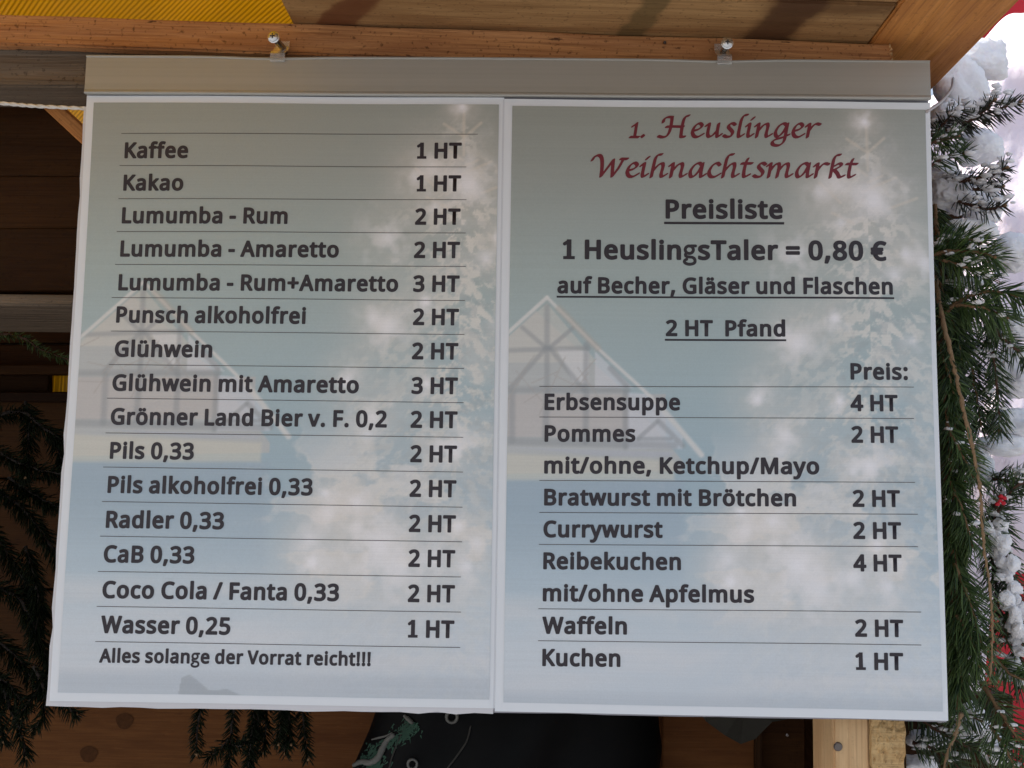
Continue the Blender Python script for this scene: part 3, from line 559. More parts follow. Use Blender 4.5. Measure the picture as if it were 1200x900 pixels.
# --- lettering (glyph outlines, in units of cap height / x-height)
FA = ''' 	98	
!	123	57,-7 42,-3 31,4 24,14 21,27 21,42 25,56 32,65 47,74 38,79 33,88 24,285 29,294 38,298 84,298 90,297 95,293 98,287 99,281 89,88 84,78 75,74 76,73 90,65 96,57 101,44 102,29 98,14 88,2 73,-5
+	237	101,41 92,45 87,54 86,118 29,118 19,121 15,125 12,131 12,163 17,171 25,175 87,176 87,238 89,246 94,251 101,253 134,254 144,249 149,241 150,176 208,176 216,174 222,169 224,163 224,131 220,123 210,118 150,118 149,116 149,56 147,48 141,43 134,40
,	122	22,-50 12,-44 9,-39 9,-33 30,65 35,71 43,73 80,73 89,71 94,67 99,59 100,50 86,7 66,-42 60,-48 53,-50
-	143	21,85 13,90 8,98 8,132 11,138 17,143 26,145 118,145 126,143 133,137 134,130 134,98 131,91 124,86 118,85
.	122	54,-7 38,-1 26,10 21,25 21,42 26,57 36,67 50,74 67,75 84,69 95,59 101,44 101,25 96,10 86,1 71,-6
/	162	10,-1 4,2 -1,6 -3,12 -3,18 99,288 104,295 113,298 148,299 155,297 163,290 164,279 63,8 58,2 50,-1
0	237	109,-5 86,-1 63,10 46,26 32,46 22,70 15,98 12,129 12,170 15,200 21,228 30,251 44,271 60,287 77,295 100,302 125,303 151,298 174,287 191,272 205,252 215,228 222,200 225,161 225,125 222,95 216,68 205,44 192,25 175,10 157,1 132,-5|108,55 119,54 128,55 136,59 142,66 148,76 152,89 157,123 157,174 150,213 145,226 139,236 132,241 121,243 113,243 104,241 98,236 92,228 85,208 80,174 80,125 85,91 89,76 94,67 100,59
1	226	35,0 35,47 86,48 87,218 85,220 62,207 53,206 45,208 36,214 30,222 28,233 30,243 39,255 86,285 87,300 156,300 157,48 207,47 207,0
2	237	24,-1 17,3 12,10 11,42 13,48 125,164 140,189 144,200 145,213 143,226 138,235 129,241 117,243 94,240 79,233 57,219 50,217 43,218 36,223 17,247 14,253 15,260 22,269 43,283 60,292 79,298 96,301 115,302 136,301 154,297 167,291 182,282 193,272 202,260 209,245 212,232 214,215 212,196 204,170 185,140 159,110 110,61 112,60 207,60 215,58 222,53 224,46 223,8 217,1 209,-2
3	237	86,-5 48,0 30,6 15,14 10,23 11,59 15,67 25,71 34,70 67,58 97,54 116,54 128,56 139,61 145,67 151,78 153,91 151,104 145,112 134,118 118,122 63,124 54,130 51,140 51,168 56,177 65,182 107,183 128,189 137,195 143,204 146,215 145,226 141,234 132,240 122,243 109,243 95,242 82,238 50,221 40,222 32,226 14,251 12,256 12,262 16,270 30,279 46,288 65,295 99,302 137,301 164,294 181,285 199,268 209,251 214,228 212,200 203,177 186,157 204,143 212,132 217,121 222,98 221,72 216,53 206,36 193,22 179,12 162,4 139,-2 111,-5
4	237	144,-1 136,3 131,10 130,59 12,60 5,65 1,72 1,104 4,112 132,294 138,299 144,300 182,300 192,295 197,287 198,121 224,120 234,114 237,106 237,74 234,67 226,61 198,59 197,12 192,3 182,-2|83,121 130,121 130,187
5	237	91,-5 72,-3 51,1 34,7 22,14 17,23 17,57 19,63 26,70 34,72 41,71 64,60 85,56 110,54 129,57 141,64 149,74 154,89 153,106 147,121 141,127 133,131 118,135 101,136 55,130 47,133 26,148 23,157 34,287 41,296 49,298 192,298 200,293 204,285 204,251 200,243 194,239 187,237 97,237 95,236 92,194 129,194 152,190 177,180 198,164 213,144 221,121 222,93 217,63 209,46 200,33 187,19 173,10 154,2 137,-2 114,-5
8	237	107,-5 88,-3 68,3 50,11 35,23 24,36 17,51 12,70 12,87 15,108 23,125 35,140 53,155 53,157 34,177 23,200 21,213 21,228 22,241 28,256 42,275 53,285 65,291 79,297 94,300 125,302 155,298 178,289 197,274 209,256 214,245 216,228 216,213 213,200 209,189 201,177 180,157 201,140 216,122 224,100 225,78 222,59 215,42 204,27 190,15 174,5 155,-1 134,-5|104,53 125,52 142,56 152,65 158,78 157,91 150,102 136,114 113,124 98,115 88,106 81,97 79,87 80,74 84,65 92,57|115,189 121,187 136,196 144,205 148,213 149,224 146,234 140,240 130,243 115,244 102,242 92,236 88,228 88,215 92,206 100,197
:	122	54,-7 38,-1 26,10 21,25 21,42 26,57 36,67 50,74 67,75 84,69 95,59 101,44 101,25 96,10 86,1 71,-6|52,155 38,161 26,172 21,187 22,208 27,221 38,231 52,236 69,236 86,229 96,219 101,204 101,183 95,170 84,161 69,155
=	237	27,81 18,86 14,96 15,126 19,133 27,137 206,138 216,134 222,126 222,92 217,84 210,81|27,156 18,162 14,171 15,201 19,209 27,213 206,213 216,209 222,201 222,167 217,160 210,156
A	263	6,-1 0,2 -5,6 -7,12 -6,18 100,290 105,296 113,300 153,299 159,295 163,288 268,19 269,14 268,8 262,1 254,-2 216,-2 205,2 201,8 172,81 90,82 61,8 57,3 46,-2|113,144 150,144 132,191 130,189
B	267	43,-1 33,4 30,14 30,283 32,290 38,296 45,298 137,298 173,294 202,285 219,275 230,264 237,253 242,236 244,211 240,191 232,174 218,157 231,147 240,137 247,125 251,112 253,95 252,76 248,59 243,46 232,31 217,18 200,9 179,2 150,-2|98,59 150,59 162,61 171,65 179,76 182,89 181,102 176,114 167,120 152,123 100,125|98,185 139,184 156,186 165,189 171,196 174,206 174,219 170,228 161,234 148,237 100,239
C	260	145,-5 115,-1 88,9 64,25 45,46 31,70 20,106 16,138 18,179 26,209 37,236 54,258 73,276 99,290 124,298 155,302 187,301 224,293 243,286 252,280 255,275 255,268 240,236 233,229 222,227 185,239 155,241 134,237 117,228 101,209 91,185 87,155 89,119 96,97 104,82 117,68 132,60 149,56 168,55 193,58 224,66 231,66 237,63 242,59 244,53 245,19 243,14 237,8 214,0 185,-4
E	231	43,-1 33,4 30,14 30,283 32,290 39,297 47,299 198,299 207,297 213,290 215,283 215,251 213,245 207,240 198,238 99,238 99,185 192,185 198,183 204,179 208,172 209,140 204,130 194,124 100,124 98,61 102,59 198,59 207,57 213,52 215,46 215,14 213,6 207,0 198,-2
F	217	43,-1 33,4 30,14 30,283 32,290 39,297 47,299 198,299 207,297 213,290 215,283 215,251 213,245 207,240 198,238 100,238 98,236 99,174 192,173 198,172 204,168 208,161 208,127 206,121 200,115 192,113 100,113 97,8 93,3 85,-1
G	296	151,-5 119,-1 90,10 75,18 61,30 42,51 29,78 20,106 16,147 19,181 27,211 40,237 58,260 82,279 107,291 138,300 174,302 210,300 247,290 262,285 269,279 271,273 271,268 256,234 250,228 239,226 199,239 182,241 166,241 140,237 119,227 103,209 95,196 91,183 86,149 90,115 96,97 103,83 114,72 126,64 143,58 161,55 187,55 206,58 206,110 161,111 152,115 147,125 147,157 149,162 155,169 164,172 258,172 266,170 273,164 275,157 275,21 273,16 266,10 235,2 197,-4
H	301	43,-1 33,4 30,14 30,283 33,292 39,297 45,298 81,299 89,297 96,290 98,283 99,185 200,185 202,185 202,283 204,290 210,296 217,298 255,299 263,296 269,290 271,283 271,14 268,4 263,1 257,-1 219,-2 211,1 204,7 202,14 202,123 100,124 97,8 93,3 85,-1
K	255	43,-1 33,4 30,14 30,283 32,291 39,297 47,299 83,299 89,297 95,292 98,283 100,195 190,295 200,299 242,299 250,296 255,292 257,287 258,281 255,275 155,164 260,21 262,14 260,6 255,1 246,-2 204,-2 194,2 106,118 99,112 97,8 93,3 85,-1
L	219	43,-1 33,4 30,14 30,285 35,294 43,298 83,299 93,294 98,285 98,61 102,60 200,60 207,58 213,54 216,48 216,12 211,3 200,-2
M	364	43,-1 33,4 30,14 30,283 31,288 35,294 45,298 97,299 106,297 111,292 181,109 253,292 259,297 267,299 318,299 328,295 332,290 334,283 334,14 330,4 320,-1 282,-2 274,1 267,8 265,152 210,8 204,1 194,-2 162,-1 156,1 151,6 97,148 96,144 95,8 90,3 83,-1
P	250	43,-1 33,4 30,14 31,288 38,296 47,299 133,298 158,295 181,289 200,279 213,269 222,258 231,241 236,225 237,200 235,179 227,159 219,146 209,134 196,124 181,116 162,109 144,105 100,103 98,14 96,6 91,1 85,-1|98,164 114,163 137,166 152,171 160,177 166,189 167,208 164,221 156,230 148,234 135,237 116,239 99,238
R	256	43,-1 33,4 30,14 31,288 38,296 47,299 139,298 162,295 183,289 202,279 217,267 228,251 234,234 237,219 237,200 235,185 231,172 225,159 216,147 206,138 191,129 191,127 255,21 257,16 256,8 251,1 242,-2 200,-2 190,2 185,6 125,109 102,110 98,108 98,14 96,6 91,1 85,-1|99,170 123,169 139,171 152,174 159,179 166,191 168,206 165,221 158,230 150,234 137,237 99,238
T	231	96,-1 85,4 81,14 81,238 14,238 4,241 -1,245 -3,251 -2,288 5,296 14,299 222,298 230,293 234,285 234,251 228,242 218,238 150,238 149,8 144,2 136,-1
V	248	103,-1 95,3 90,10 -6,279 -6,288 0,295 8,298 48,298 54,297 60,292 124,114 187,291 192,296 199,298 243,298 250,294 253,290 255,285 254,279 157,8 153,3 145,-1
W	373	84,-2 75,3 70,10 -2,279 -2,287 2,294 13,298 51,299 59,297 65,291 105,139 107,139 152,290 158,296 166,299 204,299 212,296 217,292 220,287 265,138 267,135 307,290 313,296 321,299 359,299 369,294 374,287 374,279 302,10 298,3 288,-2 250,-2 242,1 236,6 187,169 185,172 136,6 130,1 124,-1
a	233	82,-5 66,-2 47,5 34,13 23,25 15,42 11,59 11,78 14,95 19,104 28,117 49,134 68,142 89,147 141,151 141,162 138,170 135,173 128,176 118,177 97,174 63,162 53,163 48,166 44,172 33,198 33,206 38,213 45,217 62,224 82,231 114,235 131,234 149,232 173,224 187,213 198,200 206,179 209,151 209,10 204,3 194,-2 164,-1 156,3 149,10 137,3 122,-2 103,-5|91,53 101,52 114,54 122,57 131,63 137,70 140,78 141,96 108,94 95,91 87,86 81,78 80,65 83,57
b	254	129,-5 105,-1 85,9 78,3 72,-1 40,-2 31,3 26,10 25,302 30,311 38,315 78,316 86,313 91,308 93,302 94,226 118,233 139,235 160,233 181,226 198,217 214,202 225,185 233,164 239,129 239,97 233,65 221,38 204,18 181,3 154,-4|129,53 145,55 152,58 158,63 166,80 170,108 169,138 162,161 157,168 150,173 133,176 114,173 103,166 96,149 93,123 95,91 101,68 105,62 112,57
c	202	113,-5 88,-1 67,8 50,19 35,36 24,55 17,80 14,114 16,142 22,166 28,181 41,200 56,214 75,225 96,232 119,235 142,234 176,227 189,222 194,217 197,211 197,206 186,177 181,170 172,166 165,166 138,174 126,175 109,173 98,167 90,155 84,134 83,108 86,85 90,74 96,65 105,58 113,55 126,54 142,56 174,66 180,66 186,63 191,59 193,53 193,19 192,14 186,9 165,0 142,-5
d	254	105,-5 82,-1 56,12 40,28 24,53 17,78 14,114 16,142 23,174 34,194 46,208 63,222 75,228 94,233 119,235 140,233 160,226 160,302 162,307 167,313 174,316 216,315 224,310 228,302 228,10 223,3 214,-1 180,-1 172,3 168,9 155,2 140,-3 124,-5|116,53 136,55 148,61 156,74 160,95 160,130 154,157 151,164 144,171 136,175 126,176 109,175 98,168 89,153 84,129 84,98 89,74 94,65 100,59 107,55
e	234	119,-5 96,-2 75,5 56,16 41,31 31,44 21,65 16,87 14,114 16,140 21,162 30,183 43,202 58,216 77,227 98,233 121,235 142,233 163,227 182,217 200,200 210,183 218,162 221,142 222,108 218,98 207,93 85,93 87,82 94,69 103,61 115,56 132,54 153,56 195,68 205,65 212,57 213,21 211,16 205,11 186,3 165,-2 144,-5|87,151 151,151 147,162 140,171 132,176 121,177 109,175 100,171 92,162
f	151	48,-1 39,3 34,12 34,174 12,175 3,180 -1,189 -1,210 2,215 8,219 34,228 36,255 43,277 55,294 68,305 85,313 106,317 131,317 155,313 168,307 174,298 174,292 163,261 157,256 148,254 125,259 113,259 107,255 103,243 103,232 138,231 144,230 149,226 153,217 153,191 150,181 142,176 102,174 102,10 97,3 89,-1
g	212	81,-86 51,-80 29,-69 12,-55 2,-36 1,-25 2,-13 11,6 28,21 49,31 33,41 26,46 22,55 17,78 18,90 28,109 19,126 14,145 14,164 19,183 28,199 41,214 56,224 72,231 91,234 112,233 123,235 196,234 205,229 210,222 212,214 211,206 206,197 198,191 192,190 172,189 178,174 180,157 179,138 172,120 160,103 144,89 129,81 114,77 91,75 66,81 64,78 74,71 148,63 182,44 188,38 204,4 204,-29 201,-40 194,-52 186,-61 171,-72 158,-78 123,-86 100,-88|83,-40 100,-41 119,-40 135,-37 152,-29 158,-21 158,-6 151,8 133,19 77,24 80,10 77,-2 70,-9 53,-17 47,-23 51,-28 60,-33|93,122 104,122 119,128 129,138 133,149 133,162 127,174 119,182 104,188 87,187 77,183 65,172 60,159 61,149 66,136 79,126
h	255	38,-1 29,4 25,14 25,302 30,311 38,315 78,316 89,311 93,304 93,226 95,225 114,232 133,235 154,234 173,231 189,225 202,217 212,208 221,194 227,177 231,153 231,12 226,3 215,-2 177,-1 171,1 166,6 163,14 162,157 159,166 154,172 143,176 131,176 116,174 108,169 101,161 96,147 93,123 92,8 87,2 78,-2
i	118	40,-1 29,4 25,14 26,219 30,226 38,231 78,231 88,227 93,217 93,12 88,3 80,-1|48,236 36,242 27,253 23,268 24,283 30,294 42,303 55,307 69,306 83,300 92,288 96,273 94,258 88,247 76,238 63,234
k	223	38,-1 29,4 25,14 25,302 30,311 38,315 78,316 88,311 93,302 93,165 156,229 164,231 206,231 214,228 219,223 221,215 218,208 143,129 223,23 226,18 226,12 221,3 212,-1 168,-2 160,1 155,4 95,83 93,82 93,14 91,6 85,1 78,-1
l	118	38,-1 29,4 25,14 25,302 30,311 38,315 78,316 89,311 93,302 93,12 89,3 80,-1
m	375	38,-1 29,4 25,14 25,217 27,223 32,228 40,231 72,231 80,228 87,222 101,229 116,233 133,235 150,235 166,232 179,227 189,222 200,213 219,225 236,231 254,235 273,235 292,232 307,228 317,222 330,212 339,200 344,191 348,176 351,157 351,14 349,6 345,2 334,-2 299,-2 290,2 285,8 283,155 280,164 275,172 269,175 259,176 244,174 236,170 229,162 224,149 222,125 222,14 220,6 215,1 206,-2 171,-2 160,2 156,8 154,14 153,157 150,166 146,172 139,175 131,176 116,175 108,170 100,161 96,147 93,125 92,8 87,2 78,-2
n	255	38,-1 29,4 25,14 25,215 28,225 32,228 38,231 70,231 80,228 87,221 112,232 141,235 168,232 194,223 207,213 218,200 226,183 230,166 231,146 231,14 229,6 223,1 212,-2 177,-1 171,1 166,6 163,14 162,157 159,166 154,172 143,176 131,176 118,174 108,169 101,161 96,147 93,127 92,8 87,2 78,-2
o	250	115,-5 92,-1 71,7 52,20 37,36 26,55 18,78 14,102 15,132 19,157 26,177 38,196 53,211 71,223 88,230 109,234 134,235 157,231 178,223 197,211 211,196 223,177 231,157 235,132 236,102 232,78 225,55 214,36 199,20 182,8 161,0 138,-5|120,53 140,55 148,59 154,65 163,82 167,106 166,136 158,159 153,166 145,172 138,175 128,176 109,174 96,166 88,149 83,123 84,95 91,72 103,59 111,55
p	254	38,-92 29,-86 25,-77 26,221 32,228 40,231 74,231 81,228 87,221 105,230 124,234 150,235 171,231 192,221 212,204 225,186 233,166 238,142 239,106 236,79 229,53 218,34 208,21 194,10 175,0 154,-4 135,-5 114,-3 95,4 93,0 93,-77 91,-84 85,-90 78,-92|118,55 137,53 145,55 152,59 162,72 169,93 170,123 166,149 162,159 156,168 150,173 139,176 120,175 108,170 99,158 95,142 93,110 97,79 105,63 112,58
r	177	38,-1 29,4 25,14 25,215 27,223 32,228 40,231 74,231 80,228 87,220 89,219 108,230 124,234 150,235 168,231 175,226 178,219 174,185 171,177 160,172 135,174 120,171 105,159 97,144 93,125 93,14 91,6 85,1 78,-2
s	202	80,-5 44,1 28,7 17,13 14,18 13,23 13,53 15,61 21,67 32,69 72,55 88,53 105,53 116,55 122,59 125,63 125,70 120,75 110,82 49,108 29,123 20,134 15,147 12,166 15,183 20,196 30,209 42,219 61,228 78,233 97,235 122,235 145,231 179,220 187,211 187,202 172,170 166,166 158,164 122,175 99,177 82,173 79,170 79,166 82,162 90,157 156,128 167,121 177,112 185,100 191,83 192,65 189,48 184,36 177,25 167,16 153,7 138,1 120,-4 101,-5
t	157	96,-5 77,-2 59,6 45,18 35,33 30,48 28,67 28,174 8,177 2,181 -1,189 -1,208 1,213 7,219 31,230 44,270 49,275 56,278 81,278 88,275 92,272 96,264 96,232 142,231 151,226 154,217 154,189 153,183 149,179 138,175 96,174 96,74 98,61 100,56 105,54 117,53 140,57 147,55 152,51 156,42 155,12 150,4 138,-1 117,-5
u	255	103,-5 76,0 55,10 39,25 28,46 23,78 23,215 25,223 32,230 40,231 78,231 85,228 90,223 91,217 91,87 93,72 96,63 101,57 112,54 124,53 139,56 148,61 155,70 159,83 161,106 162,215 163,223 168,228 177,231 219,230 227,224 229,217 229,14 228,8 223,2 214,-2 181,-1 173,3 168,8 154,1 137,-3 122,-5
v	213	84,-1 75,3 71,8 -6,211 -7,217 -5,223 0,228 8,231 48,231 59,226 62,221 107,100 153,225 159,230 166,231 203,231 210,230 218,223 220,217 219,211 141,6 135,1 128,-2
w	318	67,-1 58,3 53,10 -2,214 -2,221 2,227 12,232 50,232 57,230 63,226 66,219 92,119 125,221 129,227 134,230 140,232 180,232 187,230 192,225 226,120 253,219 256,226 262,230 270,232 306,232 317,227 320,221 321,214 264,10 260,4 250,-1 208,-1 201,0 195,5 192,10 159,116 122,5 117,1 111,-1
y	214	32,-92 9,-88 0,-82 -3,-75 -2,-42 2,-36 11,-32 40,-34 52,-30 62,-16 74,14 -6,211 -7,217 -5,222 0,228 9,231 49,231 59,226 63,221 107,104 109,105 153,225 160,230 166,231 204,231 211,230 219,222 221,217 220,211 133,-18 121,-43 105,-66 84,-82 72,-88 59,-91
ä	233	82,-5 66,-2 47,5 34,13 23,25 15,42 11,59 11,78 14,95 19,104 28,117 49,134 68,142 89,147 141,151 141,162 138,170 135,173 128,176 118,177 97,174 63,162 53,163 48,166 44,172 33,198 33,206 38,213 45,217 62,224 82,231 114,235 131,234 149,232 173,224 187,213 198,200 206,179 209,151 209,10 204,3 194,-2 164,-1 156,3 149,10 137,3 122,-2 103,-5|91,53 101,52 114,54 122,57 131,63 137,70 140,78 141,96 108,94 95,91 87,86 81,78 80,65 83,57|72,237 61,242 54,249 49,256 47,266 47,277 50,287 55,294 66,301 82,305 97,302 110,292 118,277 121,287 126,294 135,300 145,304 156,304 168,302 177,296 183,288 187,275 186,260 180,249 168,240 152,236 135,241 123,251 118,265 111,251 101,242 87,237
ö	250	115,-5 92,-1 71,7 52,20 37,36 26,55 18,78 14,102 15,132 19,157 26,177 38,196 53,211 71,223 88,230 109,234 134,235 157,231 178,223 197,211 211,196 223,177 231,157 235,132 236,102 232,78 225,55 214,36 199,20 182,8 161,0 138,-5|120,53 140,55 148,59 154,65 163,82 167,106 166,136 158,159 153,166 145,172 138,175 128,176 109,174 96,166 88,149 83,123 84,95 91,72 103,59 111,55|82,237 69,243 59,253 55,264 56,279 60,290 69,299 82,304 96,304 109,300 119,290 125,277 125,264 119,251 109,241 96,237|151,238 138,244 130,254 126,266 127,281 133,292 142,300 155,304 170,304 182,298 191,288 196,275 194,260 189,249 178,240 165,237
ü	255	103,-5 76,0 55,10 39,25 28,46 23,78 23,215 25,223 32,230 40,231 78,231 85,228 90,223 91,217 91,87 93,72 96,63 101,57 112,54 124,53 139,56 148,61 155,70 159,83 161,106 162,215 163,223 168,228 177,231 219,230 227,224 229,217 229,14 228,8 223,2 214,-2 181,-1 173,3 168,8 154,1 137,-3 122,-5|82,238 73,241 65,247 60,256 57,266 58,277 60,287 66,294 76,301 93,305 110,301 122,290 128,275 131,285 135,292 143,299 154,304 166,305 177,302 187,296 194,288 198,275 197,260 191,249 179,240 162,236 154,237 145,241 134,251 128,267 122,251 112,242 97,237
€	237	145,-5 124,-2 109,2 95,8 82,16 66,31 53,48 43,67 34,91 15,92 9,94 4,98 2,106 2,134 6,142 13,145 6,151 2,157 2,187 5,194 11,199 17,201 35,202 42,226 52,247 65,265 82,280 101,291 122,298 145,302 164,302 195,297 223,287 233,281 237,277 239,272 239,266 223,234 214,228 204,227 174,239 151,242 141,240 130,237 117,224 110,213 105,201 176,201 183,199 189,195 192,189 192,161 191,155 187,150 174,144 179,138 181,130 181,104 175,95 166,91 107,91 106,89 114,76 122,67 130,61 143,56 168,56 187,59 210,67 216,67 223,65 229,59 231,53 231,21 229,16 225,10 204,2 174,-4'''
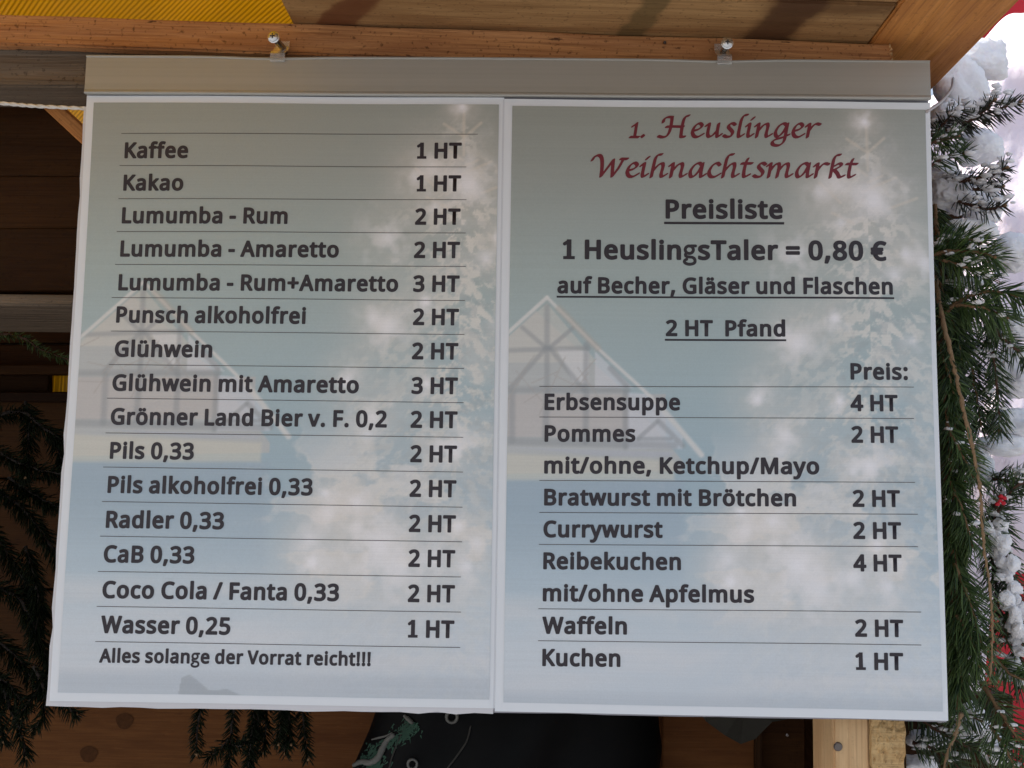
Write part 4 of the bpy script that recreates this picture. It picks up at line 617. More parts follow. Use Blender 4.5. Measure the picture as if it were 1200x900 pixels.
FB = '''1	144	-3,-11 -5,-6 -2,0 6,10 16,18 29,24 55,24 56,26 76,150 74,153 45,134 36,130 28,131 26,134 28,141 39,154 77,180 100,200 112,207 122,207 124,202 96,26 100,24 144,23 147,19 145,13 129,-3 112,-12
.	100	16,-10 12,-6 12,0 4,3 2,6 5,16 14,26 39,45 52,50 58,48 58,38 64,38 68,35 68,29 64,22 36,-3 26,-8
 	100	
H	324	-32,-13 -73,3 -74,6 -73,13 -57,29 -48,35 -38,38 7,22 26,24 38,29 47,45 58,70 72,125 71,128 26,126 22,128 22,134 31,147 45,157 58,162 77,163 79,166 86,218 89,253 87,254 55,256 45,254 36,249 31,243 26,214 20,205 10,196 -3,188 -12,186 -17,189 -13,218 -9,230 0,243 13,257 42,277 71,289 93,292 135,289 137,285 132,272 127,224 118,166 212,164 214,166 222,202 231,234 240,253 253,272 266,285 288,299 324,310 330,309 332,307 330,298 317,284 304,276 282,269 279,266 270,243 261,208 252,163 263,161 265,157 260,147 248,134 236,38 237,31 244,27 272,30 278,29 280,26 278,19 267,6 256,-1 247,-5 215,-10 202,-8 194,0 192,10 193,19 207,125 205,127 112,130 100,90 91,67 77,42 61,22 39,4 16,-7 -9,-13
W	344	52,-6 49,-3 48,0 59,99 61,170 59,214 55,234 50,246 42,258 32,266 23,267 13,264 5,259 -15,224 -24,214 -41,204 -51,202 -54,205 -53,211 -31,250 -19,266 -6,277 26,295 42,301 58,303 68,302 77,297 84,291 92,278 100,253 105,211 104,150 98,80 100,78 197,227 208,237 218,243 228,246 234,243 223,109 222,74 224,71 260,128 305,221 282,222 278,224 278,230 284,240 298,252 311,258 388,258 395,256 395,250 392,243 375,228 362,222 338,221 307,157 282,112 216,16 203,3 186,-5 180,-6 177,-3 180,83 185,154 183,157 85,13 68,-2 58,-5
e	172	55,-10 41,-6 29,1 20,13 13,29 8,48 7,67 16,99 24,118 37,141 53,160 71,177 93,194 109,202 128,208 141,206 156,195 165,179 166,166 159,150 140,128 109,103 87,90 52,78 53,67 60,48 68,37 77,30 90,26 100,26 109,29 164,64 170,66 176,64 177,58 170,48 160,39 106,3 80,-8|55,112 58,110 84,116 105,125 122,141 123,147 119,157 110,166 103,171 96,171 90,167 79,157 72,147
u	216	32,-4 24,3 19,13 16,29 16,45 19,70 37,154 36,155 16,141 4,138 0,140 -1,144 4,154 34,182 52,196 68,202 74,202 79,198 81,189 79,173 63,96 59,67 60,51 64,38 69,32 77,31 84,34 92,42 134,93 148,173 151,179 160,189 170,197 183,202 189,201 191,195 172,83 170,35 173,36 199,56 212,62 218,61 221,58 217,48 208,38 173,10 148,-5 135,-5 128,1 126,13 128,45 125,46 101,22 77,6 52,-5 42,-6
s	156	23,-7 10,0 -9,16 -5,26 7,38 20,46 29,48 58,29 80,28 87,29 90,32 96,48 97,58 93,66 58,109 50,122 49,138 57,160 76,182 103,200 119,206 132,208 141,208 149,205 172,182 169,173 157,160 144,152 132,150 112,168 103,172 95,170 92,160 95,147 132,102 139,90 140,80 138,67 127,42 115,26 106,16 84,1 55,-7 36,-8
l	112	20,-7 13,-2 9,10 9,29 11,51 37,186 45,218 54,243 73,275 87,291 103,304 116,312 128,316 154,318 160,317 162,314 160,307 148,293 128,283 106,280 98,266 88,240 81,211 58,96 52,54 53,38 55,31 58,30 90,52 100,57 109,58 112,54 111,48 96,32 55,3 36,-6 26,-8
i	108	20,-4 15,0 11,10 10,38 32,147 29,150 16,140 4,134 -3,135 -5,138 -5,141 3,154 40,189 58,200 71,202 74,201 77,195 77,182 55,70 53,51 55,36 58,32 87,53 100,60 109,62 112,59 112,54 109,48 100,38 58,7 36,-4 26,-6|31,150 32,149 32,151|64,222 61,224 61,227 65,237 93,266 109,278 119,282 125,282 128,278 125,269 94,237 77,225
n	224	7,-10 4,-6 4,-3 32,147 29,150 13,138 0,134 -3,135 -5,138 -4,144 0,150 39,188 61,201 72,202 78,195 71,138 96,165 128,189 157,201 170,202 178,198 184,186 185,157 163,70 161,54 162,38 164,32 167,31 202,56 218,62 223,61 225,58 218,45 205,33 154,0 135,-6 128,-5 122,0 118,16 118,38 138,115 142,138 140,160 138,164 132,166 122,161 111,150 61,86 47,19 44,13 26,-4 16,-9|31,150 32,149 32,151
m	324	7,-10 4,-6 4,-3 32,147 29,150 16,140 4,134 -3,135 -5,138 -5,141 3,154 42,190 55,198 64,201 71,202 76,198 78,189 72,154 74,150 93,170 119,189 144,201 160,202 167,198 172,189 174,176 172,150 173,149 199,174 231,195 256,202 266,201 272,195 277,179 277,157 255,70 253,54 254,38 256,32 260,32 295,56 311,62 315,61 316,54 310,45 301,36 260,7 240,-3 224,-6 218,-4 214,0 210,16 210,38 230,115 234,138 232,160 228,166 224,166 215,161 203,150 159,90 143,19 140,13 122,-4 109,-10 102,-10 100,-6 100,-3 122,90 129,131 130,157 127,163 122,166 112,160 102,147 60,86 47,19 44,13 26,-4 16,-9|31,150 32,149 32,151
r	168	7,-10 4,-6 4,-3 32,147 29,150 13,138 4,134 -2,134 -5,138 -5,141 3,154 40,189 55,198 64,201 72,202 78,195 78,186 72,154 74,151 93,171 111,186 128,197 144,204 157,206 167,206 201,192 201,186 195,176 184,166 173,160 160,159 128,170 122,169 109,158 93,138 61,90 47,19 44,13 26,-4 16,-9|31,150 32,149 32,151
h	224	7,-10 4,-6 4,-3 38,173 51,227 62,256 80,282 94,294 109,306 132,315 167,318 170,314 168,307 160,298 151,290 135,282 109,280 103,272 90,237 70,141 71,138 103,171 135,193 157,201 170,202 176,200 181,195 184,186 185,160 180,134 163,70 161,48 163,35 167,31 202,56 215,61 223,61 225,58 223,51 208,36 157,1 144,-4 135,-6 128,-5 122,0 118,16 118,38 138,115 142,138 140,160 138,164 132,166 121,160 108,147 59,83 47,19 44,13 26,-4 16,-9
k	200	7,-10 4,-6 4,-3 38,173 51,227 62,256 80,282 94,294 109,306 132,315 167,318 170,314 168,307 160,298 151,290 135,282 109,280 105,275 97,259 90,237 76,170 77,166 122,196 144,206 160,207 173,200 179,192 181,182 179,173 173,163 148,141 104,112 132,74 144,41 151,31 157,30 183,44 199,50 206,48 207,45 204,38 189,22 154,3 132,-6 116,-6 105,3 92,38 86,48 61,81 58,80 45,16 38,6 26,-4 16,-9|67,118 96,132 128,151 136,157 135,163 128,170 122,171 84,147 71,142 66,122
t	144	29,-5 24,0 20,6 19,19 19,38 26,90 42,163 39,166 4,166 0,168 0,173 8,186 23,197 36,202 55,202 76,243 93,257 103,261 109,262 112,259 112,253 90,205 93,202 154,202 157,201 159,195 156,189 147,179 128,167 80,165 65,86 62,42 64,34 68,30 116,57 125,58 128,54 128,51 122,42 112,32 68,5 42,-6
c	160	52,-10 39,-7 26,0 18,10 12,22 7,38 6,58 9,77 15,93 30,122 45,144 61,163 74,175 96,192 119,203 138,208 148,206 157,199 174,176 174,170 171,163 154,148 138,142 133,144 116,166 109,171 103,171 93,165 84,157 75,144 56,109 50,90 51,67 57,48 64,36 74,29 87,26 96,27 106,30 160,64 170,66 173,64 173,58 166,48 157,40 103,3 77,-8
a	216	23,-7 14,0 8,13 4,38 6,61 11,80 21,102 35,125 51,147 69,166 84,179 103,192 125,203 138,207 151,208 160,204 170,195 186,202 192,202 195,198 194,192 172,80 169,51 169,35 170,33 173,34 202,56 215,61 221,62 225,58 218,45 208,36 164,3 148,-5 135,-5 128,0 126,13 130,64 128,66 99,32 74,10 45,-6 32,-8|60,29 64,28 73,35 101,70 118,99 139,144 141,147 138,150 125,166 119,171 112,171 106,169 89,157 71,134 54,102 49,83 48,64 51,42 56,32
g	208	23,-122 0,-118 -19,-111 -25,-106 -32,-96 -36,-80 -32,-64 -19,-45 7,-23 35,-6 32,-4 23,-2 15,3 9,16 5,32 4,48 7,67 22,102 41,134 59,157 80,176 103,192 125,203 144,208 159,205 170,195 186,202 192,202 195,198 195,195 167,45 170,45 192,55 202,58 205,58 208,54 207,48 200,38 189,30 162,16 154,-19 144,-42 129,-64 109,-85 84,-104 61,-116 45,-120|38,-83 58,-86 71,-85 80,-82 91,-74 102,-61 108,-48 116,-22 117,-6 80,-20 26,-36 11,-45 8,-48 8,-54 13,-69 23,-78|63,6 64,4 80,8 123,22 133,70 132,71 112,48 93,29|57,35 61,33 68,33 80,45 96,64 113,90 137,138 141,147 128,163 119,171 112,171 106,169 89,157 71,134 56,106 49,86 48,67 52,46'''
def parse(s, q):
    G = {}
    for ln in s.split('\n'):
        c, a, l = ln.split('\t'); G[c] = (int(a)/q, [[(int(p.split(',')[0])/q, int(p.split(',')[1])/q) for p in t.split()] for t in l.split('|') if t])
    return G
GA, GB = parse(FA, 300), parse(FB, 200)
def text_extent(s, G):
    x = 0; lo = 9e9; hi = -9e9
    for ch in s:
        adv, ls = G[ch]
        for l in ls:
            for p in l: lo = min(lo, x+p[0]); hi = max(hi, x+p[0])
        x += adv
    return lo, hi
YT = -.00055
_gc = {}
def glyph(ch, G):
    key = (id(G), ch)
    if key not in _gc:
        cu = bpy.data.curves.new('t', 'CURVE'); cu.dimensions = '2D'; cu.fill_mode = 'BOTH'
        for l in G[ch][1]:
            sp = cu.splines.new('POLY'); sp.points.add(len(l)-1); sp.use_cyclic_u = True
            for q, p in zip(sp.points, l): q.co = (p[0], p[1], 0, 1)
        tmp = bpy.data.objects.new('t', cu); col.objects.link(tmp)
        dg = bpy.context.evaluated_depsgraph_get(); me = bpy.data.meshes.new_from_object(tmp.evaluated_get(dg)); me.calc_loop_triangles()
        v = np.array([q.co[:2] for q in me.vertices]); f = np.array([t.vertices[:] for t in me.loop_triangles])
        bpy.data.objects.remove(tmp); bpy.data.curves.remove(cu); bpy.data.meshes.remove(me); _gc[key] = (v, f)
    return _gc[key]
def lettering(s, p0, p1, cap, mat, parent, G=GA, name='lettering'):
    """s is fitted between the two baseline points p0 and p1 (in the plane of the board)"""
    a, b = at(*p0), at(*p1); lo, hi = text_extent(s, G); sx_ = (b.x-a.x)/(hi-lo); sl = (b.z-a.z)/(b.x-a.x)
    co = []; fc = []; x = 0; off = 0; k = 0
    for ch in s:
        adv, ls = G[ch]
        if ls:
            gv, gf = glyph(ch, G); co.append(np.concatenate([gv+[x, 0], np.full((len(gv), 1), (k % 2)*.00003)], 1)); fc.append(gf+off); off += len(gv); k += 1
        x += adv
    co = np.vstack(co); fc = np.vstack(fc)
    X = a.x+(co[:, 0]-lo)*sx_; Z = a.z+co[:, 1]*cap+(X-a.x)*sl
    og = Vector((a.x, 0, a.z)); W = np.stack([X, YT-co[:, 2]-warp_v(X, Z), Z], -1)
    o = np_mesh(name, W, fc, mat, parent, origin=tuple(og))
    if G is GB: o['label'] = 'dark red calligraphic heading lettering'
    elif 'Cola' in s: o['label'] = 'printed line naming two soft drinks'
    else: o['label'] = 'printed words "%s"' % s if len(s) > 4 else 'printed price "%s"' % s
    return o
def rule(p0, p1, parent, th=.00042, mat=M_RULE, name='rule_line'):
    a, b = at(*p0), at(*p1); n = 24; V = []
    for i in range(n+1):
        x = a.x+(b.x-a.x)*i/n; z = a.z+(b.z-a.z)*i/n
        V += [(x, YT-warp(x, z), z-th/2), (x, YT-warp(x, z), z+th/2)]
    return mesh(name, V, [[2*i, 2*i+2, 2*i+3, 2*i+1] for i in range(n)], mat, parent)
def make_sheet(x0, x1, z0, z1, cx0, cx1, cz0, cz1, shx, shz, y, label):
    s = sheet_mesh('paper_sheet', x0, x1, Z0+z0, Z0+z1, y, .0006, M_WHITE, sign); s['label'] = label
    nx, nz = 330, 470
    X, Zz = np.meshgrid(np.linspace(cx0, cx1, nx), np.linspace(Z0+cz0, Z0+cz1, nz))
    C = picture(X+shx, Zz+shz)
    if shx:                                              # grey patch and pale streak near the foot of the left sheet
        def lp(px, py): v = at(px, py); return v.x, v.z
        top = np.interp(X, [lp(p, 800)[0] for p in (208, 213, 222, 232, 245, 255, 266, 280, 300)], [lp(250, q)[1] for q in (822, 794, 790, 797, 808, 808, 806, 812, 822)])
        m = np.clip((top-Zz)/.0008, 0, 1)*np.clip((Zz-lp(250, 818)[1])/.0012, 0, 1)*np.clip((X-lp(209, 800)[0])/.001, 0, 1)
        C = C*(1-.22*m[..., None])
        C = C+(.85-C)*(.5*np.clip(1-np.abs(Zz-lp(200, 816)[1])/.0016, 0, 1)*np.clip((fbm(X*14, Zz*3, 3, 4)-.4)*5, 0, 1))[..., None]
    V = np.stack([X, -.00035-warp_v(X, Zz), Zz], -1).reshape(-1, 3)
    i, j = np.meshgrid(np.arange(nx-1), np.arange(nz-1)); a = (j*nx+i).ravel(); F = np.stack([a, a+1, a+nx+1, a+nx], -1)
    o = np_mesh('printed_picture', V, F, M_PRINT, s, smooth=True, origin=((cx0+cx1)/2, 0, Z0))
    at_ = o.data.color_attributes.new('print', 'FLOAT_COLOR', 'POINT')
    at_.data.foreach_set('color', np.concatenate([C.reshape(-1, 3), np.ones((nx*nz, 1))], 1).astype(np.float32).ravel())
    return s
left = make_sheet(-.3000, -.0003, -.2252, .1978, -.2945, -.0040, -.2195, .1925, (.0056+.2945)-.0165, -.0085, .0001, 'left sheet listing the drinks and their prices')
right = make_sheet(-.0002, .3003, -.2272, .1968, .0056, .2968, -.2212, .1916, 0, 0, 0, 'right sheet listing the food prices under a red heading')
mesh('gutter_line', [(-.0010, -.0006-warp(-.001, Z0+t*.42-.225), Z0+t*.4225-.2265) for t in np.linspace(0, 1, 30)]+[(-.00078, -.0006-warp(-.0006, Z0+t*.42-.225), Z0+t*.4225-.2265) for t in np.linspace(0, 1, 30)],
     [[i, 30+i, 31+i, i+1] for i in range(29)], simple('faint_gutter_line', (.48, .48, .55), .5), left)
L = [('Kaffee', 145.1, 220.3, 185.1, '1 HT', 488.4, 541, 186.6), ('Kakao', 143.5, 214.5, 223, '1 HT', 488, 540.3, 225), ('Lumumba - Rum', 141.6, 337, 261.3, '2 HT', 486.3, 539.6, 264),
     ('Lumumba - Amaretto', 139.7, 397, 300.3, '2 HT', 485, 539, 303), ('Lumumba - Rum+Amaretto', 137.5, 466.5, 340, '3 HT', 484, 538.5, 342.5), ('Punsch alkoholfrei', 135, 358.3, 377.9, '2 HT', 483.8, 537.7, 381.6),
     ('Glühwein', 133.3, 248.5, 418, '2 HT', 482.6, 537, 421.7), ('Glühwein mit Amaretto', 130.7, 420.5, 458, '3 HT', 482, 536.4, 462.2), ('Grönner Land Bier v. F. 0,2', 129, 453.3, 497.7, '2 HT', 481, 536, 502),
     ('Pils 0,33', 128.4, 227, 537.7, '2 HT', 480.6, 535.3, 542.3), ('Pils alkoholfrei 0,33', 126, 366.5, 577.7, '2 HT', 479.8, 534.6, 583), ('Radler 0,33', 124.3, 262.5, 618.6, '2 HT', 479, 534, 624.2),
     ('CaB 0,33', 121.9, 227.7, 659, '2 HT', 478.4, 533.2, 665.1), ('Coco Cola / Fanta 0,33', 120.6, 397.4, 700.8, '2 HT', 477.8, 532.8, 706.3), ('Wasser 0,25', 119, 270, 741.6, '1 HT', 477.6, 532.2, 748)]
CAP = .0118
for i, (s, xa, xb, yb, pr, pa, pb, py) in enumerate(L):
    sl = (py-yb)/(pb-xa)
    lettering(s, (xa, yb), (xb, yb+(xb-xa)*sl), CAP, M_INK, left)
    lettering(pr, (pa, py-(pb-pa)*sl), (pb, py), CAP, M_INK, left)
lettering('Alles solange der Vorrat reicht!!!', (117.3, 776), (434.5, 780.4), .0094, M_INK, left)
for r in [(141.8, 156, 560, 158), (139.5, 193.5, 546.6, 196.3), (138, 232.3, 546.8, 234.6), (135.9, 270.8, 546, 273.5), (134, 309.3, 546, 312.6), (130, 348.3, 544.8, 352.5), (129.3, 387.6, 544.4, 392.2), (127, 427, 544, 431.9),
          (125, 466.5, 543.4, 472), (123.6, 507.3, 542.9, 512.5), (121, 547.3, 542.6, 553.2), (119.9, 587.7, 542, 594.4), (117.9, 628.2, 541.5, 635), (115.7, 669.5, 540, 676.2), (114.5, 710.3, 540, 717.4), (113, 751.4, 539.2, 758.9)]:
    rule(r[:2], r[2:], left)
lettering('1.', (736.5, 161.5), (756, 161.6), .0110, M_RED_INK, right, GB)
lettering('Heuslinger', (769.4, 161.6), (962.9, 162.3), .0110, M_RED_INK, right, GB)
lettering('Weihnachtsmarkt', (691.6, 208.3), (1006.4, 209.3), .0112, M_RED_INK, right, GB)
lettering('Preisliste', (779.7, 256.6), (917, 257.2), .0139, M_INK, right); rule((778, 261.6), (918.5, 262.2), right, .0017, M_INK, 'underline')
lettering('1 HeuslingsTaler = 0,80 €', (659.3, 304.4), (1039.3, 305.8), .0141, M_INK, right)
lettering('auf Becher, Gläser und Flaschen', (653, 344.4), (1046.5, 345.3), .0117, M_INK, right); rule((652.3, 348.3), (1048, 349.4), right, .0013, M_INK, 'underline')
lettering('2 HT  Pfand', (780, 394.2), (920, 394.7), .0115, M_INK, right); rule((779, 398.4), (921, 398.9), right, .0013, M_INK, 'underline')
lettering('Preis:', (996.4, 445), (1064, 445.3), .0115, M_INK, right)
for s, xa, xb, yb, yc in (('Erbsensuppe', 638, 797, 480.8, 481.1), ('Pommes', 638, 744.5, 517.8, 518), ('mit/ohne, Ketchup/Mayo', 637.6, 960, 555, 556), ('Bratwurst mit Brötchen', 637.5, 933, 592.4, 593.5), ('Currywurst', 636.7, 776.5, 629.8, 630.3),
                          ('Reibekuchen', 636.5, 798, 667.2, 668.2), ('mit/ohne Apfelmus', 636, 884, 704.8, 706.5), ('Waffeln', 635.4, 734.7, 742.9, 743.7), ('Kuchen', 635.4, 727, 780.8, 781.6)):
    lettering(s, (xa, yb), (xb, yc), .0115, M_INK, right)
for s, xa, xb, yb in (('4 HT', 996.4, 1052, 482), ('2 HT', 997.5, 1052.6, 519), ('2 HT', 999, 1054.5, 594), ('2 HT', 999.8, 1055.7, 631.6), ('4 HT', 999.8, 1056.3, 669.6), ('2 HT', 1002, 1058, 746.1), ('1 HT', 1002.5, 1058, 785)):
    lettering(s, (xa, yb), (xb, yb+.3), .0115, M_INK, right)
for r in [(632, 453, 1071, 453.6), (632, 488.8, 1071, 490.5), (632, 563, 1072, 565.3), (632, 600.5, 1075, 602.6), (631.5, 638, 1075, 640.6), (631, 713.5, 1078.5, 717), (630.5, 751, 1078.7, 755.5)]:
    rule(r[:2], r[2:], right)
# hanging tabs of clear plastic, looped over the rail up to the screws
M_CLEAR = simple('clear_plastic_tab', (.85, .85, .83), .12, trans=.82)
for tx, hx in ((327, 322), (848, 850)):
    x0, x1 = at(tx-8.5, 66).x, at(tx+8.5, 66).x; zt = Z0+.2266
    prof = [(-.0043, zt-.004), (-.0045, zt+.0015), (-.002, zt+.004), (.004, zt+.007), (.0075, zt+.011), (.0085, zt+.016)]
    V = []; n = len(prof)
    for x in (x0, x1):
        V += [(x, y, z) for y, z in prof]
    V2 = [(x, y+.0009, z-.0003) for x, y, z in V]; V = V+V2; N = 2*n
    F = [[j, j+1, n+j+1, n+j] for j in range(n-1)]+[[N+j, N+n+j, N+n+j+1, N+j+1] for j in range(n-1)]
    F += [[j, N+j, N+j+1, j+1] for j in range(n-1)]+[[n+j, n+j+1, N+n+j+1, N+n+j] for j in range(n-1)]+[[0, n, N+n, N], [n-1, N+n-1, N+2*n-1, 2*n-1]]
    mesh('hanging_tab', V, F, M_CLEAR, sign, label='small clear plastic hanging tab')

# ------------------------------------------------------------------ the two screws in the batten
def screw(head_px, foot_px, label):
    f = at(*foot_px, .0125)
    Yh = -.016; h = at(*head_px, Yh)
    t = thing('screw', label, 'screw', f, 'screws holding up the price board')
    d = (h-f).normalized(); A = f-d*.004
    P = [A+d*(k/40*((h-A).length)) for k in range(41)]
    tube('shank', P, [.0019+.0004*(k % 2) for k in range(41)], M_STEEL, t, k=10)
    # domed hexagon-washer head with a cross recess
    X, Yv, Zv = frame(d, (0, 0, 1)); V = []; F = []; rings = [(0, .0020), (.0002, .0040), (.0009, .0042), (.0011, .0034), (.0028, .0033), (.0034, .0026), (.0037, .0012), (.0038, .0001)]
    for q, r in rings:
        for k in range(18):
            a = k/18*2*math.pi; rr = r*(1 if q < .0011 or q > .004 else 1+.04*math.cos(6*a)); V.append(h+X*q+Yv*rr*math.cos(a)+Zv*rr*math.sin(a))
    for i in range(len(rings)-1):
        for k in range(18): F.append([i*18+k, i*18+(k+1) % 18, (i+1)*18+(k+1) % 18, (i+1)*18+k])
    mesh('head', V, F, M_STEEL, t, smooth=False)
    V = []; F = []
    for s in range(2):
        u, v = (Yv, Zv) if s == 0 else (Zv, Yv); c = h+X*(.0039+.0001*s); b0 = len(V)
        V += [c+u*.0018+v*.0004, c+u*.0018-v*.0004, c-u*.0018-v*.0004, c-u*.0018+v*.0004]; F.append([b0, b0+1, b0+2, b0+3])
    mesh('cross_recess', V, F, M_RECESS, t)
screw((321, 44), (335, 60), 'shiny zinc screw sticking out of the batten on the left, pointing down to the right')
screw((852, 51), (845, 66), 'shiny zinc screw sticking out of the batten on the right, above the second tab')
# small things on timber
def nail(px, py, Y, r, label, mat=M_NAIL):
    c = at(px, py, Y); n = 16; V = [c+Vector((r*math.cos(k/n*6.2832), 0, r*math.sin(k/n*6.2832))) for k in range(n)]+[c+Vector((r*.8*math.cos(k/n*6.2832), -.0012, r*.8*math.sin(k/n*6.2832))) for k in range(n)]
    F = [[k, (k+1) % n, n+(k+1) % n, n+k] for k in range(n)]+[[n+k for k in range(n)]]
    tag(mesh('nail', V, F, mat, None), label, 'nail')
nail(982, 875, .0195, .0031, 'dark nail head in the pale corner post below the board')
nail(779, 50, .0115, .0012, 'tiny dark nail in the orange batten right of its middle')
# cord
P = spline([at(-60, 118, -.01), at(0, 121, -.006), at(45, 124.5, -.003), at(98, 127, .004), at(130, 129, .008)], 12)
cordt = thing('cord', 'thin white cord running from the left to the edge of the price board', 'cord', P[0])
for s in (0, math.pi):
    Q = P.copy(); th = np.arange(len(P))*1.1+s; Q[:, 1] += .0006*np.cos(th); Q[:, 2] += .0006*np.sin(th)
    tube('strand', Q, .00095, M_CORD, cordt, k=8)
P = spline([at(1086, 131, .0), at(1103, 119, .012), at(1115, 104, .03), at(1117, 92, .05)], 8)
tag(tube('cable_end', P, .0011, simple('grey_plastic_cord', (.5, .46, .45), .5), None, k=8), 'short grey cord curling out behind the upper right corner of the board', 'cord')

# ------------------------------------------------------------------ black bag behind the board, at the bottom
def bag():
    YBAG = .17
    t = thing('bag', 'black shiny bag with green fir print and pale fleece edge below the board', 'bag', at(600, 1000, YBAG+.05))
    outl = [(760, 470, 758), (800, 455, 766), (835, 440, 771), (855, 433, 773), (875, 424, 776), (900, 413, 773), (940, 405, 776), (1000, 402, 780)]
    ys = np.array([o_[0] for o_ in outl]); 
    def depth(u, v, px, py):
        b = math.sin(math.pi*min(max(u, 0), 1))**.5*.055
        f = .006*math.sin((px*.8+py*.6)*.045)+.004*mnoise.noise(Vector((px*.02, py*.014, 1)))+.010*math.exp(-((px-500-(py-830)*-.5)/26)**2)
        return YBAG-b-f*math.sin(math.pi*u)
    nu, nv = 60, 50
    def surf(px, py):
        l = np.interp(py, ys, [o_[1] for o_ in outl]); r = np.interp(py, ys, [o_[2] for o_ in outl]); u = (px-l)/(r-l)
        return at(px, py, depth(u, 0, px, py))
    V = []; F = []
    for j in range(nv+1):
        py = 760+240*j/nv; l = np.interp(py, ys, [o_[1] for o_ in outl]); r = np.interp(py, ys, [o_[2] for o_ in outl])
        for i in range(nu+1):
            u = i/nu; V.append(surf(l+(r-l)*u, py))
        for i in range(nu, -1, -1):
            u = i/nu; px = l+(r-l)*u; V.append(at(px, py, YBAG+.002+.05*math.sin(math.pi*u)**.5))
    m = 2*(nu+1)
    for j in range(nv):
        for i in range(m): F.append([j*m+i, (j+1)*m+i, (j+1)*m+(i+1) % m, j*m+(i+1) % m])
    mesh('body', V, F, M_BLACKBAG, t, smooth=True)
    # green fir print: many small sprigs laid on the body
    random.seed(3); V = []; F = []
    for k in range(420):
        tt = random.random(); cx = 478-55*tt+random.gauss(0, 7)+8*math.sin(tt*9); cy = 846+62*tt+random.gauss(0, 3)
        p = surf(cx, cy); a = random.gauss(math.pi/2+.5, .5); ln = random.uniform(.0025, .006); wd = .0006
        dx, dz = math.cos(a)*ln, -math.sin(a)*ln; nx, nz = -dz/ln*wd, dx/ln*wd; y = p.y-.0012; b0 = len(V)
        V += [(p.x-nx, y, p.z-nz), (p.x+nx, y, p.z+nz), (p.x+dx, y, p.z+dz)]; F.append([b0, b0+1, b0+2])
    mesh('fir_print', V, F, M_GREENPRINT, t, kind='stuff')
    def strip(pts, r0, lab):
        P = spline([surf(*p)+Vector((0, -.002, 0)) for p in pts], 8); n = len(P)
        tube('fleece_edge', P, [r0*(.6+.4*math.sin(math.pi*k/(n-1)))*(1+.3*mnoise.noise(Vector((k*.7, 0, 0)))) for k in range(n)], M_WHITEFLUFF, t, k=8, label=lab)
    strip([(415, 896), (424, 892), (434, 893), (443, 888), (449, 876), (455, 866), (463, 860)], .0026, None)
    strip([(436, 866), (444, 864), (452, 862), (460, 858)], .0009, None)
    strip([(474, 838), (480, 843), (484, 847)], .0018, None)
    # stitched seams
    for pts in ([(477, 845), (468, 866), (460, 886), (455, 905)], [(552, 850), (547, 868), (536, 885), (522, 903)]):
        P = spline([surf(*p)+Vector((0, -.0006, 0)) for p in pts], 10); tube('seam', P, .0007, simple('seam_thread', (.02, .018, .014), .8), t, k=6)
    # ring and snap
    for (px, py, R, r) in ((530, 839, .0042, .0013), (484, 894, .0036, .0011)):
        c = surf(px, py)+Vector((0, -.004, 0)); V = []; F = []; n1, n2 = 28, 10
        for i in range(n1):
            a = i/n1*2*math.pi
            for j in range(n2):
                b = j/n2*2*math.pi; V.append(c+Vector(((R+r*math.cos(b))*math.cos(a), r*math.sin(b), (R+r*math.cos(b))*math.sin(a))))
        for i in range(n1):
            for j in range(n2): F.append([i*n2+j, ((i+1) % n1)*n2+j, ((i+1) % n1)*n2+(j+1) % n2, i*n2+(j+1) % n2])
        mesh('eyelet', V, F, M_EYELET, t, smooth=True)
bag()
# things standing in the dark to the right of the bag
def dark_cloth():
    Yd = .16; pts = [(812, 800), (952, 800), (952, 838), (905, 846), (885, 866), (868, 872), (850, 862), (828, 846)]
    V = []; F = []; n = len(pts)
    P = [at(px, py, Yd+.01*math.sin(i*1.7)) for i, (px, py) in enumerate(pts)]; c = at(872, 830, Yd-.02)
    V = P+[c]+[p+Vector((0, .03, 0)) for p in P]; F = [[i, n, (i+1) % n] for i in range(n)]+[[i, (i+1) % n, n+1+(i+1) % n, n+1+i] for i in range(n)]
    o = mesh('cloth', V, F, M_DARKCLOTH, None); m = o.modifiers.new('b', 'SUBSURF'); m.levels = m.render_levels = 2; m.subdivision_type = 'SIMPLE'
    tag(o, 'dark olive cloth corner hanging behind the board between the bag and the corner post', 'cloth')
dark_cloth()
crate = thing('wooden_crate', 'brown wooden crate in the dark between the black bag and the corner post', 'crate', at(860, 1000, .22))
poly_board('side_panel', [at(776, 835, .23), at(888, 835, .23), at(888, 1000, .23), at(776, 1000, .23)], .012, W_INNER, crate)
poly_board('side_panel', [at(889, 835, .245), at(944, 835, .245), at(944, 1000, .245), at(889, 1000, .245)], .012, W_ROOFIN, crate)
board('corner_strip', at(888, 835, .225), at(888, 1000, .225), .006, .008, (1, 0, 0), W_ROOFIN, crate)
nail(922, 861, .235, .0016, 'bright glinting nail head in the dark crate below the board', M_GLINT)

